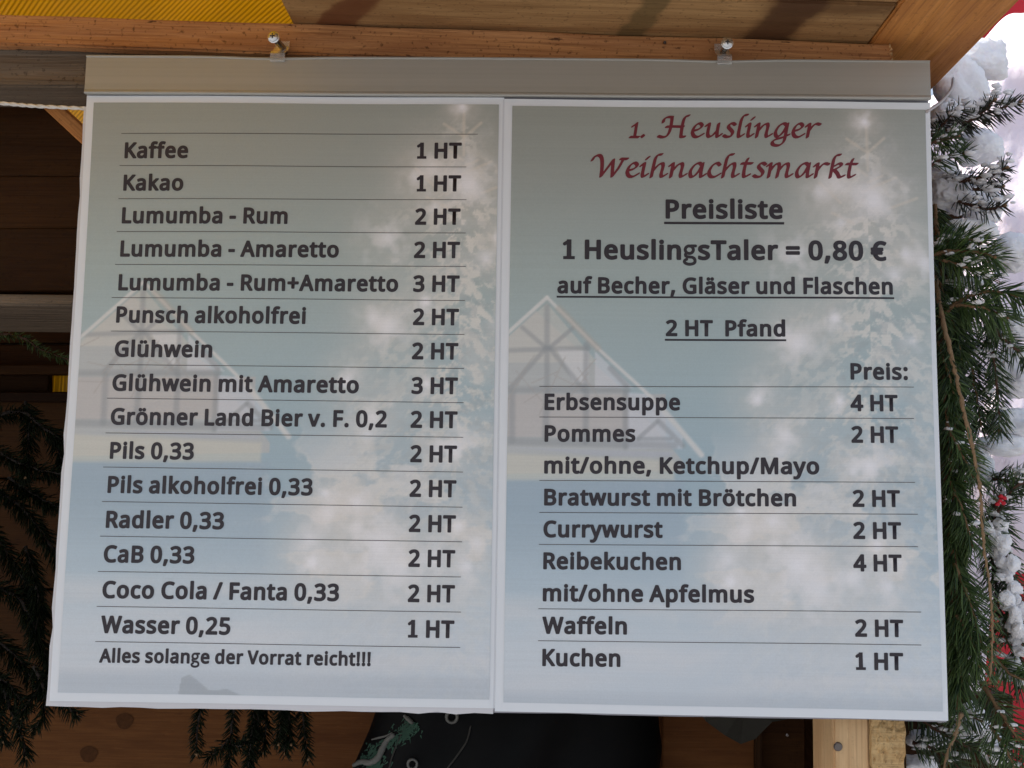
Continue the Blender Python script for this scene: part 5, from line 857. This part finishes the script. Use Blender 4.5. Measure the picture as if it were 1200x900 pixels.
# ------------------------------------------------------------------ spruce boughs
def needles_on(P, ln, dens, rnd, droop=0., side=None, taper=True, comb=0., lift=0.):
    """needle verts around a polyline; returns lists of quads-with-tips as triangles"""
    P = np.asarray(P); seg = np.linalg.norm(np.diff(P, axis=0), axis=1); Ls = np.concatenate([[0], np.cumsum(seg)]); L = Ls[-1]; n = max(4, int(L*dens))
    s = (np.arange(n)+rnd.random(n))/n*L
    C = np.stack([np.interp(s, Ls, P[:, k]) for k in range(3)], -1)
    T = np.gradient(P, axis=0); T /= np.linalg.norm(T, axis=1)[:, None]; T = np.stack([np.interp(s, Ls, T[:, k]) for k in range(3)], -1); T /= np.linalg.norm(T, axis=1)[:, None]
    ref = np.array([0, 1., 0.]); A = np.cross(T, ref); A /= np.linalg.norm(A, axis=1)[:, None]+1e-9; B = np.cross(T, A)
    th = rnd.random(n)*2*math.pi
    if comb: th = np.where(rnd.random(n) < comb, np.where(rnd.random(n) < .5, 0, math.pi)+rnd.normal(0, .45, n), th)
    Rd = np.cos(th)[:, None]*A+np.sin(th)[:, None]*B
    f = .22+.42*rnd.random(n)+.5*(s/L)**6
    D = T*f[:, None]+Rd*.85+rnd.normal(0, .10, (n, 3)); D[:, 2] -= droop; D[:, 2] += lift
    if side is not None: D += np.asarray(side)
    D /= np.linalg.norm(D, axis=1)[:, None]
    l = ln*(.75+.45*rnd.random(n))*(np.where(s/L > .9, .85, 1.) if taper else 1)
    bend = np.array([0, 0, -1.])*(.12+droop*.3)+T*.25*np.sign(.5)
    w = .00052*(.85+.3*rnd.random(n))
    S = np.cross(D, T); S /= np.linalg.norm(S, axis=1)[:, None]+1e-9; N = np.cross(D, S)
    V = []
    for q, wr in ((0, .6), (.35, 1.), (.75, .85)):
        c = C+D*(l*q)[:, None]+bend*(l*q*q)[:, None]*.5
        for a in (0, 2.094, 4.189): V.append(c+(S*math.cos(a)+N*math.sin(a))*(w*wr)[:, None])
    V.append(C+D*l[:, None]+bend*l[:, None]*.5)
    V = np.stack(V, 1).reshape(-1, 3)                              # 10 verts per needle
    F = []
    for r in (0, 1):
        for j in range(3):
            a, b = r*3+j, r*3+(j+1) % 3; F += [[a, b, b+3], [a, b+3, a+3]]
    for j in range(3): F.append([6+j, 6+(j+1) % 3, 9])
    F = np.array(F); F = (F[None]+np.arange(n)[:, None, None]*10).reshape(-1, 3)
    return V, F
def blob(c, r, seed, sub=4, amp=.28, freq=1.6):
    bm = bmesh.new(); bmesh.ops.create_icosphere(bm, subdivisions=sub, radius=1)
    for v in bm.verts:
        d = v.co.copy(); n = mnoise.noise(d*freq+Vector((seed*3.1, seed*1.7, 0)))+.2*mnoise.noise(d*freq*2.7+Vector((seed, 0, 5)))+.24*mnoise.noise(d*freq*4.5+Vector((2, seed, 5)))+.15*mnoise.noise(d*freq*10+Vector((0, seed, 5)))+.06*mnoise.noise(d*freq*22+Vector((0, seed, 9)))
        v.co = d*(1+amp*n*1.3); v.co = Vector((v.co.x*r[0], v.co.y*r[1], v.co.z*r[2]*(1 if v.co.z > 0 else .72)))+Vector(c)
    V = [v.co.copy() for v in bm.verts]; F = [[x.index for x in f.verts] for f in bm.faces]; bm.free(); return V, F
bough_n = 0
def bough(label, stems, ln=.0165, dens=3300, mat=N_GREEN, bark=M_BARK, r=.0016, snow=(), group='spruce boughs hung on the stall corner', droop=.1, comb=.0, name='spruce_bough', lift=0., side=None, dust=0.):
    """stems: list of polylines [(px,py,Y),...]; the first is the main stem"""
    global bough_n; bough_n += 1; rnd = np.random.default_rng(100+bough_n)
    first = at(*stems[0][0]); t = thing(name, label, 'spruce bough', first, group)
    Vs = []; Fs = []; off = 0
    for i, st in enumerate(stems):
        P = spline([at(*p) for p in st], 12); P = P+rnd.normal(0, .00025, P.shape)
        n = len(P); tube('stem' if i == 0 else 'side_twig', P, (r if i == 0 else r*.72)*np.linspace(1.15, .45, n)*(1+.22*rnd.normal(0, 1, n).clip(-1, 1)), bark, t, k=7)
        V, F = needles_on(P, ln, dens, rnd, droop, comb=comb, lift=lift, side=side); Vs.append(V); Fs.append(F+off); off += len(V)
        # bud at the tip
        if i < 3:
            bv, bf = blob(P[-1], (.0016, .0016, .0018), i+bough_n, 1, .1); mesh('bud', bv, bf, M_BARK, t, smooth=True)
    if dust:
        DV = []; DF = []; o_ = 0
        for st in stems:
            P = spline([at(*p) for p in st], 12)
            for k in range(int(dust*len(P))):
                q = P[rnd.integers(0, len(P))]+rnd.normal(0, .0035, 3)+np.array([0, 0, .0035]); rr = float(rnd.uniform(.0007, .0028))
                bv, bf = blob(q, (rr*1.5, rr*1.2, rr*.8), int(rnd.integers(1, 999)), 2, .45, 2.0); DV += bv; DF += [[i+o_ for i in f] for f in bf]; o_ += len(bv)
        np_mesh('snow_dusting', np.array(DV), np.array(DF), M_SNOW, t, smooth=True, kind='stuff', origin=tuple(first))
    np_mesh('needles', np.vstack(Vs), np.vstack(Fs), mat, t, kind='stuff', origin=tuple(first))
    for k, (px, py, Y, rx, ry, rz) in enumerate(snow):
        c = at(px, py, Y); V, F = blob(c, (rx, ry, rz), bough_n*5+k, 5, .26 if rx > .01 else .34, 1.3); mesh('snow_cap', V, F, M_SNOW, t, origin=c, smooth=True)
    return t
S = 1/1250*.80     # metres per photo pixel at about 0.8 m
# upper part: snow-laden twigs against the bright background
bough('topmost twig on the right, snow behind it, its tip pointing right beside the plank edge', [[(1085, 160, .07), (1120, 148, .06), (1150, 132, .05), (1166, 117, .045)], [(1118, 149, .06), (1160, 132, .05), (1196, 119, .04)], [(1095, 160, .06), (1110, 140, .05), (1128, 128, .05)]], ln=.0125, dens=1900, mat=N_BROWN, bark=M_BARKDARK, snow=[(1128, 105, .095, 30*S, .014, 36*S), (1150, 75, .13, 34*S, .018, 32*S), (1110, 140, .085, 22*S, .012, 24*S)], comb=.55, droop=.25, dust=1.10)
bough('short twig with bent silvery bare end just right of the board, below the topmost twig', [[(1086, 168, .03), (1108, 163, .03), (1124, 160, .035)], [(1090, 195, .04), (1110, 183, .04), (1130, 180, .04)]], ln=.013, dens=2400, mat=N_DARK, bark=M_BARKDARK, comb=.55, droop=.1, dust=0.60)
bough('twig poking out of a round snow lump, three reddish tips spread to the right', [[(1110, 215, .09), (1140, 210, .07), (1165, 205, .06), (1180, 196, .05)], [(1140, 222, .07), (1162, 222, .06), (1176, 218, .06)], [(1120, 235, .08), (1155, 245, .06), (1178, 241, .05)]], ln=.0115, dens=1700, mat=N_BROWN, bark=M_BARKDARK, snow=[(1146, 176, .10, 27*S, .016, 25*S), (1118, 232, .09, 30*S, .014, 28*S), (1150, 245, .10, 26*S, .014, 28*S), (1105, 205, .10, 20*S, .012, 20*S)], comb=.55, droop=.1, dust=1.25)
bough('full green bough fanning right under the round snow lump', [[(1086, 300, .04), (1120, 294, .03), (1150, 297, .02), (1166, 302, .015)], [(1094, 285, .045), (1125, 280, .04), (1148, 284, .03)], [(1105, 305, .03), (1135, 315, .02), (1158, 325, .02)]], ln=.0175, dens=3500, mat=N_GREEN, snow=[(1138, 272, .075, 34*S, .013, 15*S), (1185, 300, .12, 34*S, .02, 26*S)], comb=.55, droop=.15, dust=0.50)
bough('green bough with long drooping needles reaching the right edge at a third of the height', [[(1100, 372, .04), (1130, 350, .03), (1165, 342, .02), (1215, 352, .01)], [(1120, 358, .03), (1150, 360, .02), (1180, 372, .02)]], ln=.019, dens=3400, mat=N_GREEN, snow=[(1135, 331, .055, 24*S, .010, 7*S), (1190, 385, .12, 26*S, .016, 22*S)], comb=.55, droop=.55, dust=0.25)
bough('dark twig crossing down to the right edge below the drooping bough', [[(1150, 372, .04), (1172, 392, .04), (1200, 418, .04), (1230, 440, .05)], [(1155, 380, .05), (1162, 410, .05), (1168, 450, .05), (1172, 505, .05)]], ln=.0145, dens=2100, mat=N_DARK, bark=M_BARKDARK, snow=[(1190, 440, .12, 28*S, .016, 36*S), (1185, 500, .10, 30*S, .016, 20*S)], comb=.55, droop=.2, dust=0.40)
bough('thick stacked boughs hanging close along the right edge of the board, upper half', [[(1095, 240, .07), (1104, 330, .06), (1112, 420, .055), (1120, 520, .05)], [(1100, 330, .05), (1115, 370, .045), (1128, 420, .045)], [(1098, 400, .05), (1112, 440, .045), (1122, 490, .05)], [(1130, 380, .07), (1140, 440, .07), (1150, 500, .07)]], ln=.0185, dens=3500, mat=N_DARK, comb=.55, droop=.15)
bough('dark green bough hanging beside the middle of the board edge', [[(1105, 440, .05), (1112, 520, .045), (1118, 600, .04), (1120, 660, .04)], [(1110, 500, .04), (1126, 530, .035), (1140, 560, .035)], [(1112, 560, .04), (1128, 600, .03), (1140, 640, .03)]], ln=.0185, dens=3400, mat=N_GREEN, comb=.55, droop=.2, dust=0.12)
bough('long bough hanging by the lower third of the board edge with fanned green tips', [[(1112, 600, .045), (1118, 680, .04), (1124, 760, .035), (1122, 830, .035)], [(1118, 660, .035), (1134, 700, .03), (1150, 752, .02)], [(1120, 720, .03), (1136, 745, .025), (1148, 780, .02)], [(1114, 690, .04), (1118, 740, .035), (1128, 800, .03)]], ln=.0195, dens=3400, mat=N_GREEN, comb=.55, droop=.25)
bough('long bare pale stem winding down in front of the green boughs', [[(1096, 325, .05), (1104, 372, .02), (1118, 430, .01), (1129, 480, .006), (1141, 530, .004), (1149, 580, .002), (1153, 640, .0), (1160, 690, .0), (1163, 740, .004), (1160, 800, .01)]], ln=.011, dens=420, mat=N_DARK, bark=M_BARKPALE, r=.0015, comb=.55, droop=.2)
bough('needled twig at the right edge with a ridge of snow above it, middle height', [[(1150, 640, .06), (1170, 600, .05), (1190, 570, .04), (1225, 560, .04)], [(1160, 560, .08), (1185, 566, .06), (1215, 575, .05)]], ln=.0165, dens=2500, mat=N_DARK, bark=M_BARKDARK, snow=[(1176, 524, .09, 34*S, .014, 14*S), (1150, 552, .085, 14*S, .010, 26*S)], comb=.55, droop=.1, dust=0.75)
bough('bough at the right edge carrying a long slanting strip of snow', [[(1165, 590, .07), (1180, 660, .06), (1192, 740, .05), (1200, 800, .05)], [(1160, 640, .07), (1170, 700, .06), (1178, 750, .05)]], ln=.016, dens=2600, mat=N_DARK, bark=M_BARKDARK, snow=[(1164+k*1.35+7*math.sin(k*2.3)+4*math.sin(k*5.1), 602+k*6.1+5*math.sin(k*3.7), .052-k*.0006+.006*math.sin(k*1.9), (4.5+4*abs(math.sin(k*1.3)))*S, .005, (5+6*abs(math.sin(k*2.9)))*S) for k in range(28)]+[(1186, 780, .05, 9*S, .007, 13*S), (1194, 795, .05, 8*S, .007, 12*S)], comb=.55, droop=.1, dust=0.60)
bough('green bough at the lower right edge in front of red cloth', [[(1150, 800, .05), (1170, 830, .04), (1190, 862, .03), (1220, 900, .03)], [(1165, 770, .05), (1185, 790, .04), (1215, 800, .03)], [(1160, 850, .04), (1180, 880, .03), (1195, 915, .03)]], ln=.018, dens=2500, mat=N_GREEN, snow=[(1180, 790, .075, 10*S, .01, 12*S)], comb=.55, droop=.15, dust=0.25)
bough('dark snowy bough filling the bottom right corner below the board', [[(1065, 830, .09), (1090, 850, .08), (1120, 868, .07), (1160, 885, .07)], [(1070, 870, .09), (1100, 880, .08), (1130, 905, .08)], [(1100, 840, .08), (1125, 835, .07), (1150, 845, .07)]], ln=.015, dens=2400, mat=N_DARK, bark=M_BARKDARK, snow=[(1090, 868, .115, 26*S, .012, 13*S), (1140, 850, .115, 22*S, .012, 24*S), (1075, 895, .12, 22*S, .012, 10*S), (1165, 880, .12, 16*S, .012, 22*S)], comb=.55, droop=.1, dust=0.80)
bough('thin bare twig hanging below the lower right corner of the board', [[(1126, 835, .03), (1120, 860, .03), (1110, 885, .03), (1104, 915, .03)]], ln=.010, dens=500, mat=N_DARK, bark=M_BARKPALE, r=.0015)
# dark garland inside, at the left
IG = 'dark spruce boughs inside the stall on the left'
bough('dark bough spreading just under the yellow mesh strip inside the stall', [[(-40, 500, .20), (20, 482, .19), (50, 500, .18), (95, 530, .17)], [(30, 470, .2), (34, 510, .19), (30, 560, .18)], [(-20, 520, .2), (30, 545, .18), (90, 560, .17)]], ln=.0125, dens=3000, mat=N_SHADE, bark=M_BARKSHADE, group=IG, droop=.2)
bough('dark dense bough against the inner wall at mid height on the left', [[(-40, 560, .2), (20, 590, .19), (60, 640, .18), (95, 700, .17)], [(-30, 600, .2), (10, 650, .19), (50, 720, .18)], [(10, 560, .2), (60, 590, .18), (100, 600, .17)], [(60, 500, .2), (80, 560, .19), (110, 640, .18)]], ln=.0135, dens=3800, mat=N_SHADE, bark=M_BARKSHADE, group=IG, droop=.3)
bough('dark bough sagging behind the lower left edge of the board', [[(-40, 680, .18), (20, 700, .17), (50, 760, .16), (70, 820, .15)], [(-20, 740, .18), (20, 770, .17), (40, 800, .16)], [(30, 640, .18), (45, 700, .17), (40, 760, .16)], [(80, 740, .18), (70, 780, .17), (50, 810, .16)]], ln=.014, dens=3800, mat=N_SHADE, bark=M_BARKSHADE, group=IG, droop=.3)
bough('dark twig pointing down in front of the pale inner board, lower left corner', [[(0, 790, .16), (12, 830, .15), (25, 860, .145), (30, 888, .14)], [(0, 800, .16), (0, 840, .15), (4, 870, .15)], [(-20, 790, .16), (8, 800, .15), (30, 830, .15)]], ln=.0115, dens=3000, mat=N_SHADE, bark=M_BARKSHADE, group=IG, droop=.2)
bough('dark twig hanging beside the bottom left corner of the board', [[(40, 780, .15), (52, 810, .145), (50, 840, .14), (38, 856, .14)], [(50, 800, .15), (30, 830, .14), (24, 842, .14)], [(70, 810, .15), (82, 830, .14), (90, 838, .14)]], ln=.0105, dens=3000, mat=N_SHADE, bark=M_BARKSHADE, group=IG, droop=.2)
# row of hanging sprigs under the left sheet
HG = 'small fir sprigs hanging in a row below the left sheet'
sp = [('first sprig from the left in the row hanging below the left sheet', [[(238, 815, .15), (232, 850, .15), (230, 884, .15)]]),
      ('second sprig in the row below the left sheet, forked into side twigs', [[(275, 815, .15), (272, 850, .15), (268, 905, .15)], [(268, 866, .15), (256, 880, .15), (243, 889, .15)], [(270, 872, .15), (282, 874, .14), (290, 866, .14)]]),
      ('third and thickest sprig in the row below the left sheet, running out of the picture', [[(298, 815, .15), (297, 860, .15), (294, 915, .15)], [(296, 850, .14), (293, 880, .14), (290, 905, .14)], [(300, 820, .15), (303, 850, .15), (300, 870, .15)]]),
      ('slim sprig close beside the thickest one in the row below the left sheet', [[(313, 815, .155), (312, 850, .155), (308, 882, .155)]]),
      ('broad dense sprig, last but one in the row below the left sheet', [[(335, 815, .15), (334, 850, .15), (335, 884, .15)], [(330, 815, .14), (329, 845, .14), (326, 872, .14)], [(340, 815, .145), (339, 845, .145), (340, 874, .145)]]),
      ('rightmost slim sprig in the row below the left sheet', [[(355, 815, .15), (356, 850, .15), (361, 890, .15)]])]
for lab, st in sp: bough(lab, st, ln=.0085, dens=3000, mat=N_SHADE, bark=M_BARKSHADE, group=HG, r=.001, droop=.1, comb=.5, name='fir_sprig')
# faint green garland above the mesh strip
bough('thin faint garland sagging across the dark wall above the yellow mesh strip', [[(-40, 388, .29), (20, 393, .29), (50, 410, .29), (110, 432, .29)]], ln=.008, dens=2200, mat=N_GREEN, bark=M_BARKDARK, group=None, droop=.1, name='garland')
# red berries among the boughs
bt = thing('berry_sprig', 'small cluster of bright red berries beside the pale stem, middle of the right edge', 'berries', at(1172, 588, .012))
for k, (dx, dy) in enumerate(((0, 0), (-3, 4), (4, 3), (1, -5), (5, -3))):
    V, F = blob(at(1172+dx, 587+dy, .012), (.0017,)*3, k, 2, .06); mesh('berry', V, F, M_RED, bt, smooth=True)
tube('stalk', [at(1164, 575, .012), at(1165, 585, .008), at(1171, 586, .012)], .0006, M_BARKDARK, bt, k=5)

# ------------------------------------------------------------------ behind the corner: red booth cloth, snow heaped against it
def backdrop():
    Yc = 1.35
    # red cloth of the neighbouring booth, with vertical folds
    nx, nz = 90, 40; V = []
    p0, p1 = at(1090, -260, Yc), at(1660, 1100, Yc)
    for j in range(nz+1):
        for i in range(nx+1):
            x = p0.x+(p1.x-p0.x)*i/nx; z = p0.z+(p1.z-p0.z)*j/nz; V.append((x, Yc+.018*math.sin(x*34+.6*math.sin(z*3))+.006*mnoise.noise(Vector((x*8, z*3, 0))), z))
    F = [[j*(nx+1)+i, (j+1)*(nx+1)+i, (j+1)*(nx+1)+i+1, j*(nx+1)+i+1] for j in range(nz) for i in range(nx)]
    o = np_mesh('booth_cloth', V, F, M_RED, None, smooth=True, origin=tuple(p1)); m = o.modifiers.new('s', 'SOLIDIFY'); m.thickness = .003
    tag(o, 'bright red cloth of the next booth, showing in the top right corner', 'cloth')
    # heaped snow in front of it, with a slumped upper edge
    nx, nz = 90, 130; V = []; Yf = .70
    for j in range(nz+1):
        for i in range(nx+1):
            px = 1040+380*i/nx
            top = 24+60*max(0, (1165-px)/80)**1.2+14*mnoise.noise(Vector((px*.03, 2, 0)))-(px-1180)*.45 if px < 1500 else 0
            bot = 672+(230*max(0, min(1, (1165-px)/20)))+18*mnoise.noise(Vector((px*.05, 5, 0)))
            v = j/nz; py = bot+(top-bot)*v
            bulge = math.sin(math.pi*min(1, v*.97+.02))**.45
            y = Yf+.13-.13*bulge+.045*mnoise.noise(Vector((px*.014, py*.010, 3)))+.008*mnoise.noise(Vector((px*.04, py*.03, 8)))+.003*mnoise.noise(Vector((px*.2, py*.2, 8)))+.13*v
            V.append(at(px, py, y))
    F = [[j*(nx+1)+i, j*(nx+1)+i+1, (j+1)*(nx+1)+i+1, (j+1)*(nx+1)+i] for j in range(nz) for i in range(nx)]
    o = mesh('snow_heap', V, F, m_snow('red_light_tinted_snow', (.84, .74, .80)), None, smooth=True); m = o.modifiers.new('s', 'SOLIDIFY'); m.thickness = .10; m.offset = -1  # pink in the base colour stands in for red light from the cloth
    tag(o, 'big heap of white snow lying against the red cloth behind the boughs', 'snow heap')
backdrop()
